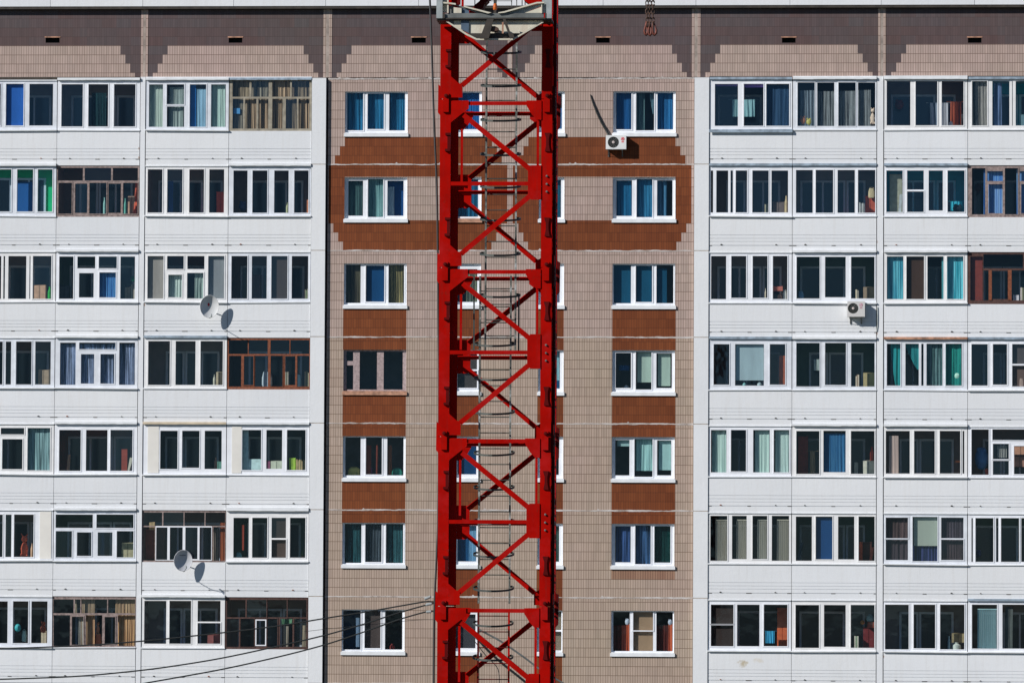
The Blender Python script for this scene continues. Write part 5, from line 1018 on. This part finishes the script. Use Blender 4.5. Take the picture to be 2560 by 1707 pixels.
# ------------------------------------------------------------------ tower crane
YM = -167 + 91.6; S = 141.0 / 1.0
LF = at(1098, 670, YM); SC = (at(1379, 670, YM).x - LF.x) / 281.0            # metres per pixel at the mast
WM = 281 * SC; ZJ = at(1238, 248, YM).z; HS = (ZJ - at(1238, 1515, YM).z) / 3
crane = empty('tower_crane', (LF.x, YM, GZ)); tag(crane, 'red lattice tower crane mast standing in front of the tiled wall', 'tower crane')
mx, my = LF.x, YM
def u(p): return p * SC
LW = u(27); TH = .018
def mirror(mb_, cx_=None): pass
def section(k, ztop, lower=False):
    sec_mb = MB(); z0, z1 = ztop - HS, ztop
    # ring of struts at the top of the section is the section's own mesh
    def strut_h(mb, y, inward, z, h, xa, xb, back):
        mb.box(mx + xa, mx + xb, min(y, y + inward * TH), max(y, y + inward * TH), z - h, z)
        mb.box(mx + xa, mx + xb, min(y, y + inward * u(9)), max(y, y + inward * u(9)), z - TH, z) if back else mb.box(mx + xa, mx + xb, min(y + inward * TH, y + inward * u(9)), max(y + inward * TH, y + inward * u(9)), z - TH, z)
    yF, yB = my, my + WM
    sec = empty('mast_section', (mx, my, z0), crane)
    for (y, inw, back) in ((yF, 1, False), (yB, -1, True)):
        for zz, xa, xb in ((z1 - u(6), LW, WM - LW), (z1 - u(207), LW * 1.02, WM - LW)):
            if k == -1 and zz < z1 - 1: continue
            mb = MB(); strut_h(mb, y + inw * .002, inw, zz, u(9.5), xa, xb, back); mb.build('horizontal_strut', M['red'], sec)
    for (x, inw) in ((0, 1), (WM, -1)):
        for zz in (z1 - u(6), z1 - u(207)):
            mb = MB(); xx = mx + x; mb.box(min(xx, xx + inw * TH), max(xx, xx + inw * TH), my + LW, my + WM - LW, zz - u(9.5), zz); mb.build('horizontal_strut', M['red'], sec)
    # legs: angle irons, their flanges along the two faces
    for ix in (0, 1):
        for iy in (0, 1):
            mb = MB(); xx, yy = mx + ix * WM, my + iy * WM; sx = 1 if ix == 0 else -1; sy = 1 if iy == 0 else -1; a, b = z0 + .006, z1 - .006
            mb.box(min(xx, xx + sx * LW), max(xx, xx + sx * LW), min(yy, yy + sy * TH), max(yy, yy + sy * TH), a, b)
            mb.box(min(xx, xx + sx * TH), max(xx, xx + sx * TH), min(yy + sy * TH, yy + sy * LW), max(yy + sy * TH, yy + sy * LW), a, b)
            leg = mb.build('leg', M['red'], sec)
    # gussets and braces; front face as seen, rear face mirrored
    polys = [[(27, 4), (72, 4), (72, 24), (56, 36), (27, 59)], [(217, 4), (254, 4), (254, 52), (242, 52), (230, 39), (217, 18)],
             [(27, 365), (45, 381), (56, 386), (56, 418), (27, 418)], [(229, 166), (254, 166), (254, 252), (229, 252), (221, 244), (221, 174)], [(27, 190), (42, 190), (42, 236), (27, 236)]]
    br = [((59, 40), (226, 176), 12.5), ((224, 244), (54, 388), 12.5)]
    for face in (0, 1):
        y = yF - .004 if face == 0 else yB + .004; dy = .012
        for n_, pl in enumerate(polys):
            q = [((p if face == 0 else 281 - p), z_) for p, z_ in pl]
            if face == 0 and n_ == 4: continue
            if n_ == 4: q = [((281 - p), z_) for p, z_ in [(27, 190), (42, 190), (42, 236), (27, 236)]]
            pts = [(mx + u(p), z1 - u(z_)) for p, z_ in q]
            ar = sum(pts[i][0] * pts[(i + 1) % len(pts)][1] - pts[(i + 1) % len(pts)][0] * pts[i][1] for i in range(len(pts)))
            if ar < 0: pts = pts[::-1]
            mb = MB(); ya, yb = (y - dy, y) if face == 0 else (yB - LW * .0 + .002, yB + .002 + dy)
            if n_ == 3 or True: mb.prism(pts, ya, yb)
            mb.build('gusset_plate', M['red'], sec)
        for p, q, w in br:
            if face == 1: p = (42, 27) if p[0] == 59 else p
            P_ = Vector((mx + u(p[0] if face == 0 else 281 - p[0]), 0, z1 - u(p[1]))); Q_ = Vector((mx + u(q[0] if face == 0 else 281 - q[0]), 0, z1 - u(q[1])))
            d = Q_ - P_; n = Vector((-d.z, 0, d.x)).normalized()
            if n.z < 0: n = -n
            inw = 1 if face == 0 else -1; yy = (yF + TH if face == 0 else yB - TH) ; mb = MB(); wm_ = u(w)
            P_.y = yy - (inw * .024); mb.obox(P_ - n * wm_ / 2, d, n * wm_, (0, inw * .012, 0)); mb.obox(P_ + n * (wm_ / 2 - .012) + Vector((0, inw * .012, 0)), d, n * .012, (0, inw * wm_ * .95, 0))
            mb.build('diagonal_brace', M['red'], sec)
        # short upright tie between the gussets
        tx = (WM - LW - u(9)) if face == 0 else (LW + u(9)); mb = MB(); yt = yF + .03 if face == 0 else yB - .06
        mb.box(mx + tx - u(3), mx + tx + u(3), yt, yt + .03, z1 - u(192 if face else 168), z1 - u(50)); mb.build('upright_tie', M['red'], sec)
    for ix in (0, 1):                                  # braces of the two side faces
        for p, q in (((50, 40), (226, 176)), ((224, 244), (54, 388))):
            if ix: p, q = (281 - p[0], p[1]), (281 - q[0], q[1])
            mb = MB(); P_ = Vector((mx + (TH + .012 if ix == 0 else WM - TH - .024), my + u(p[0]), z1 - u(p[1]))); Q_ = Vector((P_.x, my + u(q[0]), z1 - u(q[1]))); d = Q_ - P_; n = Vector((0, -d.z, d.y)).normalized()
            mb.obox(P_ - n * u(6), d, n * u(12), (.012, 0, 0)); mb.build('diagonal_brace', M['red'], sec)
    # climbing lugs on the front legs
    for zz in (85, 297):
        for side in (0, 1):
            mb = MB(); a = 261 if side else 13
            if side:
                mb.prism([(mx + u(a + 1), z1 - u(zz)), (mx + u(a + 1), z1 - u(zz + 1)), (mx + u(a + 5), z1 - u(zz + 14)), (mx + u(a + 5), z1 - u(zz + 30)), (mx + u(a + 2), z1 - u(zz + 46)), (mx + u(a + 15), z1 - u(zz + 47)), (mx + u(a + 12), z1 - u(zz + 30)), (mx + u(a + 12), z1 - u(zz + 14)), (mx + u(a + 15), z1 - u(zz))], my - .03, my - .001)
            else:
                mb.box(mx + u(a + 1), mx + u(a + 14), my - .05, my - .001, z1 - u(zz + 6), z1 - u(zz)); mb.box(mx + u(a + 6), mx + u(a + 14), my - .03, my - .001, z1 - u(zz + 40), z1 - u(zz + 6)); mb.box(mx + u(a), mx + u(a + 13), my - .05, my - .001, z1 - u(zz + 46), z1 - u(zz + 40))
            mb.build('climbing_lug', M['darkred'], sec)
    for zz in (193, 213, 232):
        mb = MB(); mb.lathe([(.001, -.03), (.018, -.026), (.02, 0)], (mx + u(268), my - .001, z1 - u(zz)), 'y', 10); mb.build('bolt', M['greysteel'], sec)
    for ix in (0, 1):                                  # joint plates, pins and ears at the section's head
        px = 7 if ix == 0 else 260; mb = MB(); mb.box(mx + u(px), mx + u(px + 15), my - .045, my - .006, z1 - u(33), z1 + u(14)); jp = mb.build('joint_plate', M['red'], sec)
        mb = MB(); mb.lathe([(.001, -.085), (.03, -.08), (.034, -.046)], (mx + u(px + 8), my, z1 + u(8)), 'y', 12); mb.build('connecting_pin', M['darkred'], jp)
        for iy in (0, 1):
            mb = MB(); yy = my + (0.03 if iy == 0 else WM - .2); xa = -u(6) if ix == 0 else WM
            h0, h1 = (33, 33) if ix == 0 else (45, 30)
            mb.prism([(mx + xa, z1 - u(h0)), (mx + xa + u(6), z1 - u(h0 + 8)), (mx + xa + u(6), z1 + u(h1)), (mx + xa + u(1), z1 + u(h1 + 4))] if ix == 0 else [(mx + xa, z1 - u(h0 + 8)), (mx + xa + u(7), z1 - u(h0)), (mx + xa + u(8), z1 + u(h1)), (mx + xa, z1 + u(h1 + 4))], yy, yy + .15)
            mb.build('joint_ear', M['red'] if ix == 0 else M['darkred'], sec)  # right-hand ears darker: shade of that side put into the paint
for k in range(-1, 5):
    section(k, ZJ - HS * k)
# lower mast down to the ground and its foot
k = 5
while ZJ - HS * (k + 1) > 0.6: section(k, ZJ - HS * k); k += 1
zb = ZJ - HS * k
mb = MB(); mb.box(mx - .8, mx + WM + .8, my - .8, my + WM + .8, GZ, zb - .3 if zb > .6 else GZ + .35); mb.build('foundation_block', M['concrete'], crane)
for ix in (0, 1):
    for iy in (0, 1):
        mb = MB(); xx = mx + ix * (WM - LW); yy = my + iy * (WM - LW); mb.box(xx, xx + LW, yy, yy + LW, GZ + .3, zb - .004); mb.build('leg_stub', M['red'], crane)
# dark strip added down the right-hand side, shade put into its colour
mb = MB(); mb.box(mx + WM + .012, mx + WM + u(8.5), my + .16, my + .30, zb, ZJ + HS * 1.6); mb.box(mx + WM + .004, mx + WM + .012, my + .18, my + .28, zb, ZJ + HS * 1.6); mb.build('dark_side_strip', M['darkred'], crane)

# ladders inside the mast
LY = my + 1.35
def ladder(xa, xb, pz0, pz1, hoops, mats, rung_first, hoop_mat, cage=()):
    z0, z1 = at(1238, pz1, LY).z, at(1238, pz0, LY).z; s = SC * (LY + 167) / 91.6
    q0, q1 = at(xa, 800, LY).x, at(xb, 800, LY).x
    l = empty('ladder', (q0, LY, z0), crane)
    for q, mt in ((q0, mats[0]), (q1, mats[1])):
        mb = MB(); mb.box(q - .016, q + .016, LY - .03, LY + .03, z0, z1); mb.build('rail', mt, l)
    z = at(1238, rung_first, LY).z
    while z > z0:
        if z < z1: mb = MB(); mb.tube([(q0, LY, z), (q1, LY, z)], .011, 6); mb.build('rung', mats[2], l)
        z -= 0.283
    cxm = (q0 + q1) / 2; rad = .365
    for hy in hoops:
        z = at(1238, hy, LY - .5).z + .0; pts = []
        for i in range(19):
            t = math.radians(-28 + (236) * i / 18); px_ = cxm + rad * math.cos(t); py_ = LY - .16 - rad * math.sin(t)
            pts.append((px_, py_, z + .075 + (py_ - (LY - .16)) * .16))
        mb = MB(); b = [Vector(p) for p in pts]
        pts2 = [Vector((q1, LY - .01, b[0].z + .0))] + b + [Vector((q0, LY - .01, b[-1].z))]
        for a_, c_ in zip(pts2[:-1], pts2[1:]):
            d = c_ - a_; n = d.cross(Vector((0, 0, 1))).normalized(); mb.obox(a_ - n * .004, d, n * .008, (0, 0, .036))
        mb.build('safety_hoop', hoop_mat, l)
    for cx_, ca, cb in cage:
        q = at(cx_, 800, LY - .4).x; mb = MB(); mb.box(q - .014, q + .014, LY - .42, LY - .40, at(1238, cb, LY - .4).z, at(1238, ca, LY - .4).z); mb.build('cage_bar', M['hoop'], l)
L3 = (M['ladder'], M['ladder'], M['hoop'])
ladder(1213.5, 1288.5, 100, 885, (139, 222, 308, 394, 475, 557, 644, 748), L3, 134.5, M['hoop'], ((1185, 690, 885), (1297, 735, 885)))
ladder(1200, 1277, 690, 1508, (870, 955, 1040, 1143, 1229, 1314, 1397, 1482), L3, 728, M['hoop'])
ladder(1199.5, 1276, 1521, 1900, (1570, 1655), (M['darkred'], M['red'], M['darkred']), 1539, M['hoop'])  # left rail in darker red, its shade put into the colour

# climbing frame / working platform round the mast
def n_(zx, zy, Y): return at(1080 + zx / 7.127, zy / 7.127, Y)
YD = my - 0.72
pf = empty('working_platform', (mx, my, n_(1100, 385, YD).z), crane)
def slab(name, zx0, zx1, zy0, zy1, Y, d, mat, par=None):
    A_ = n_(zx0, zy1, Y); B_ = n_(zx1, zy0, Y); mb = MB(); mb.box(A_.x, B_.x, Y, Y + d, A_.z, B_.z); return mb.build(name, mat, par or pf)
zd = n_(1100, 335, YD).z; xl, xr = n_(80, 300, YD).x, n_(2135, 300, YD).x
mb = MB(); mb.sheet(xl, xr, 0, 1, 0, 0, []) ; mb = MB()
mb.box(xl, xr, YD, my - .06, zd - .03, zd); 
mb.build('deck', M['darksteel'], pf)
slab('deck_beam', 80, 2135, 322, 345, YD - .02, .06, M['darksteel'])
slab('front_beam', 190, 1990, 238, 322, YD, .05, M['greysteel'])
for a, b in ((78, 190), (2035, 2135)): slab('corner_post', a, b, -420, 330, YD - .03, .10, M['palegrey'])
for a, b in ((188, 228), (2012, 2036)): slab('post_edge', a, b, 240, 330, YD - .035, .02, M['darksteel'])
def quadp(name, pts, Y, d, mat):
    q = [n_(a, b, Y) for a, b in pts]; q = [(p.x, p.z) for p in q]
    ar = sum(q[i][0] * q[(i + 1) % len(q)][1] - q[(i + 1) % len(q)][0] * q[i][1] for i in range(len(q)))
    mb = MB(); mb.prism(q if ar > 0 else q[::-1], Y, Y + d); return mb.build(name, mat, pf)
quadp('sloping_plate', [(200, 62), (430, 90), (1000, 235), (1000, 245), (205, 245), (205, 235), (640, 235), (700, 205), (420, 120), (300, 85)][:4] + [(820, 240), (430, 110)], YD + .03, .01, M['greysteel'])
quadp('sloping_plate', [(1190, 238), (2000, 55), (2000, 100), (1640, 238)], YD + .03, .01, M['palegrey'])
quadp('cream_flange', [(200, 38), (420, 62), (425, 92), (290, 72), (200, 66)], YD - .04, .07, M['creamsteel'])
quadp('cream_flange', [(565, 105), (1000, 215), (1060, 228), (1000, 246), (565, 130)], YD - .04, .07, M['creamsteel'])
quadp('cream_flange', [(1180, 225), (1290, 205), (1870, 40), (2000, 38), (2000, 62), (1870, 68), (1290, 232), (1180, 242)], YD - .04, .07, M['creamsteel'])
quadp('cream_upright', [(268, 0), (295, 0), (295, 236), (268, 236)], YD - .02, .03, M['creamsteel'])
quadp('cream_upright', [(1945, 60), (1962, 60), (1962, 238), (1945, 238)], YD - .02, .03, M['creamsteel'])
quadp('side_panel', [(190, -150), (268, -150), (268, 236), (190, 236)], YD + .06, .02, M['creamsteel'])
quadp('side_panel', [(385, 135), (525, 150), (525, 238), (385, 238)], YD + .005, .02, M['creamsteel'])
quadp('end_panel', [(1964, -150), (2036, -150), (2036, 236), (1964, 236)], YD + .06, .02, M['palegrey'])
quadp('side_panel', [(1650, 236), (1950, 128), (1950, 236)], YD + .005, .02, M['creamsteel'])
quadp('hanging_plate', [(298, 92), (384, 110), (384, 470), (298, 420)], YD + .06, .02, M['greysteel'])
quadp('hanging_plate', [(527, 130), (660, 160), (655, 600), (517, 520)], YD + .045, .012, M['bluesteel'])
# rear tray seen below the deck
YR = YD + .07
quadp('tray_panel', [(385, 330), (2000, 330), (1960, 395), (1600, 600), (1480, 660), (840, 660), (650, 600), (500, 520), (385, 450)], YR, .02, M['creamsteel'])
quadp('tray_beam', [(660, 597), (1610, 597), (1480, 668), (830, 700), (640, 640)], YR - .12, .10, M['darksteel'])
quadp('tray_rim', [(250, 392), (300, 395), (420, 470), (620, 600), (800, 690), (1440, 690), (1960, 398), (1990, 400), (1445, 718), (1430, 718), (790, 718), (600, 625), (400, 490)], YR - .16, .05, M['creamsteel'])
quadp('slanting_strut', [(985, 330), (1100, 330), (1010, 690), (850, 690)], YR - .26, .06, M['darksteel'])
quadp('slanting_strut', [(1255, 330), (1310, 345), (1430, 680), (1390, 690)], YR - .26, .06, M['darksteel'])
quadp('slanting_strut', [(1245, 400), (1275, 400), (1275, 600), (1245, 600)], YR - .2, .03, M['rusty'])
quadp('hydraulic_pump', [(1050, 500), (1070, 470), (1120, 470), (1180, 500), (1185, 545), (1100, 560), (1030, 550)], YR - .22, .18, M['rustmetal'])
# things seen through the platform's rail
YI = my + .5
quadp('centre_post', [(1095, -200), (1165, -200), (1135, 325), (1100, 325)], YD + .08, .05, M['darksteel'])
mb = MB(); c0 = n_(1138, 130, YD + .2); mb.lathe([(.001, .0), (.034, .01), (.038, .05), (.034, .10), (.02, .12), (.001, .124)], (c0.x, YD - .0, n_(1138, 190, YD).z), n=14)
lg = NG('amber_lamp_glass'); lg.p.inputs['Base Color'].default_value = (0.55, 0.11, 0.008, 1); lg.p.inputs['Roughness'].default_value = 0.3; mb.build('amber_beacon', lg.mat, pf)
quadp('dark_mast_plate', [(440, -150), (512, -150), (505, 90), (445, 80)], YI, .05, M['darkred'])
quadp('winch_housing', [(740, 110), (850, 20), (870, -100), (1010, -100), (1000, 10), (930, 80), (900, 170), (780, 150)], YI, .4, M['darkred'])
quadp('red_hopper', [(1630, -120), (1640, 10), (1735, 78), (1830, 60), (1930, 25), (1935, -120)], YI, .3, M['red'])
for a in (755, 1410, 1500, 1597, 1650): slab('rail_post', a, a + 18, -300, 120, my + WM + .3, .02, M['greysteel'])
slab('guard_rail', 900, 1430, 14, 26, my + WM + .28, .02, M['greysteel'])
# mast goes on behind the platform up to the slewing ring (above the picture)

# ------------------------------------------------------------------ lifting chains with hooks
YC = my + .3
ch = empty('lifting_chain', at(1627, 0, YC) + Vector((0, 0, 1.2))); tag(ch, 'rusty lifting chains with three closed hooks hanging beside the crane', 'lifting chain')
def chain(px, yend, name):
    top = at(px, 0, YC).z + 1.2; end = at(px, yend, YC).z; x = at(px, 20, YC).x; mb = MB(); z = top; i = 0; L_ = .105
    while z > end:
        pts = []
        for k_ in range(13):
            t = 2 * math.pi * k_ / 12; a = .026 * math.cos(t); b = (L_ * .36) * math.sin(t) + .022 * (1 if math.sin(t) > 0 else -1 if math.sin(t) < 0 else 0) * .6
            pts.append((x + (a if i % 2 == 0 else 0), YC + (a if i % 2 else 0), z - L_ / 2 + b))
        mb.tube(pts, .010, 6, 0, False); z -= L_ * .72; i += 1
    mb.build('chain', M['rustmetal'], ch)
for px, ye in ((1617.8, 56), (1624.2, 55), (1632.6, 56)): chain(px, ye, '')
for px, dx, y0_, y1_, sp in ((1616.5, -1.2, 54, 88, 4.2), (1624.5, 0.5, 55, 89, 3.6), (1634, 2.2, 54, 88, 5.0)):
    mb = MB(); P_ = at(px, y0_, YC); Q_ = at(px + dx, y1_, YC); h = P_.z - Q_.z; sw = sp * SC; m_ = Q_.x
    pts = [(P_.x, YC, P_.z), (P_.x - sw * .5, YC, P_.z - h * .3), (m_ - sw, YC, Q_.z + h * .3), (m_ - sw * .7, YC, Q_.z + h * .1), (m_, YC, Q_.z), (m_ + sw * .8, YC, Q_.z + h * .12), (m_ + sw * .95, YC, Q_.z + h * .34), (m_ + sw * .5, YC, Q_.z + h * .6), (P_.x + sw * .1, YC, P_.z - h * .12)]
    mb.tube(pts, [.016, .018, .022, .024, .026, .024, .02, .014, .012], 8); mb.build('hook', M['rusthook'], ch, smooth=True)

# ------------------------------------------------------------------ cables
def cable(name, pts, r, Y, label, mat='cable', cat='cable', grp=None, Ys=None):
    mb = MB(); P_ = [at(x, y, (Ys[i] if Ys else Y)) for i, (x, y) in enumerate(pts)]
    # smooth the run
    out = []
    for i in range(len(P_) - 1):
        p0 = P_[max(i - 1, 0)]; p1 = P_[i]; p2 = P_[i + 1]; p3 = P_[min(i + 2, len(P_) - 1)]
        for s_ in range(6):
            t = s_ / 6; out.append(0.5 * ((2 * p1) + (p2 - p0) * t + (2 * p0 - 5 * p1 + 4 * p2 - p3) * t * t + (3 * p1 - p0 - 3 * p2 + p3) * t ** 3))
    out.append(P_[-1]); mb.tube(out, r, 7); return tag(mb.build(name, M[mat], origin=P_[-1]), label, cat, grp)
YL = my + .10
cable('power_cable', [(1071, -60), (1074.6, 0), (1079, 110), (1085, 300), (1092, 470), (1094.5, 640), (1096, 800), (1097, 1100), (1095, 1300), (1091, 1400), (1087, 1490), (1085, 1600), (1084, 1720), (1083.5, 1900)], .019, YL, 'thick black cable hanging down beside the crane mast')
cable('overhead_wire', [(1085, 1504), (1066, 1503), (1040, 1507), (960, 1521), (900, 1531), (811, 1545), (700, 1563), (580, 1578), (452, 1592), (340, 1603), (200, 1613), (-40, 1622)], .013, YL + .05, 'uppermost of the black overhead wires tied to the crane mast', grp='overhead wires tied to the mast')
cable('overhead_wire', [(1085, 1508), (1072, 1510), (1000, 1530), (900, 1562), (808, 1588), (700, 1613), (560, 1643), (440, 1663), (340, 1676), (200, 1689), (60, 1695), (-40, 1698)], .013, YL + .07, 'middle of the black overhead wires tied to the crane mast', grp='overhead wires tied to the mast')
cable('overhead_wire', [(1085, 1528), (1068, 1528), (1000, 1547), (900, 1582), (811, 1611), (700, 1640), (560, 1671), (440, 1693), (340, 1711), (200, 1740)], .013, YL + .09, 'lowest of the black overhead wires tied to the crane mast', grp='overhead wires tied to the mast')
cable('thin_wire', [(1085, 1548), (1040, 1549), (970, 1556), (900, 1563), (811, 1572), (760, 1578)], .004, YL + .11, 'hair-thin wire below the overhead wires')
for (a, b, c_, d), wh in (((1061, 1497, 1078, 1490), 'highest of the three'), ((1064, 1511, 1081, 1508), 'middle of the three'), ((1065, 1529, 1079, 1528), 'lowest of the three')):
    P_, Q_ = at(a, b, YL), at(c_, d, YL); mb = MB(); mb.tube([P_, P_ + (Q_ - P_) * .1, P_ + (Q_ - P_) * .9, Q_], [.008, .026, .026, .008], 10)
    tag(mb.build('insulator', M['palegrey']), 'small pale insulator on an overhead wire, ' + wh + ' beside the mast', 'insulator', 'insulators at the mast')
YG = my + WM + 6
cable('slack_cable', [(1195, 1572), (1250, 1601), (1310, 1642), (1350, 1672), (1400, 1702), (1440, 1725)], .018, YG, 'grey slack cable slanting down behind the mast', mat='greysteel')
cable('slack_cable', [(1190, 1592), (1225, 1630), (1260, 1661), (1300, 1693), (1335, 1722)], .024, YG, 'thicker black slack cable low behind the mast')
cable('slack_cable', [(1185, 1600), (1215, 1638), (1245, 1672), (1248, 1720)], .008, YG, 'thin black slack cable bending straight down behind the mast')
bpy.context.view_layer.update()
_d = [k for k, vv in LABELS.items() if len(vv) > 1]
if _d: print('DUPLICATE LABELS', _d)
print('objects', len(scene.objects))
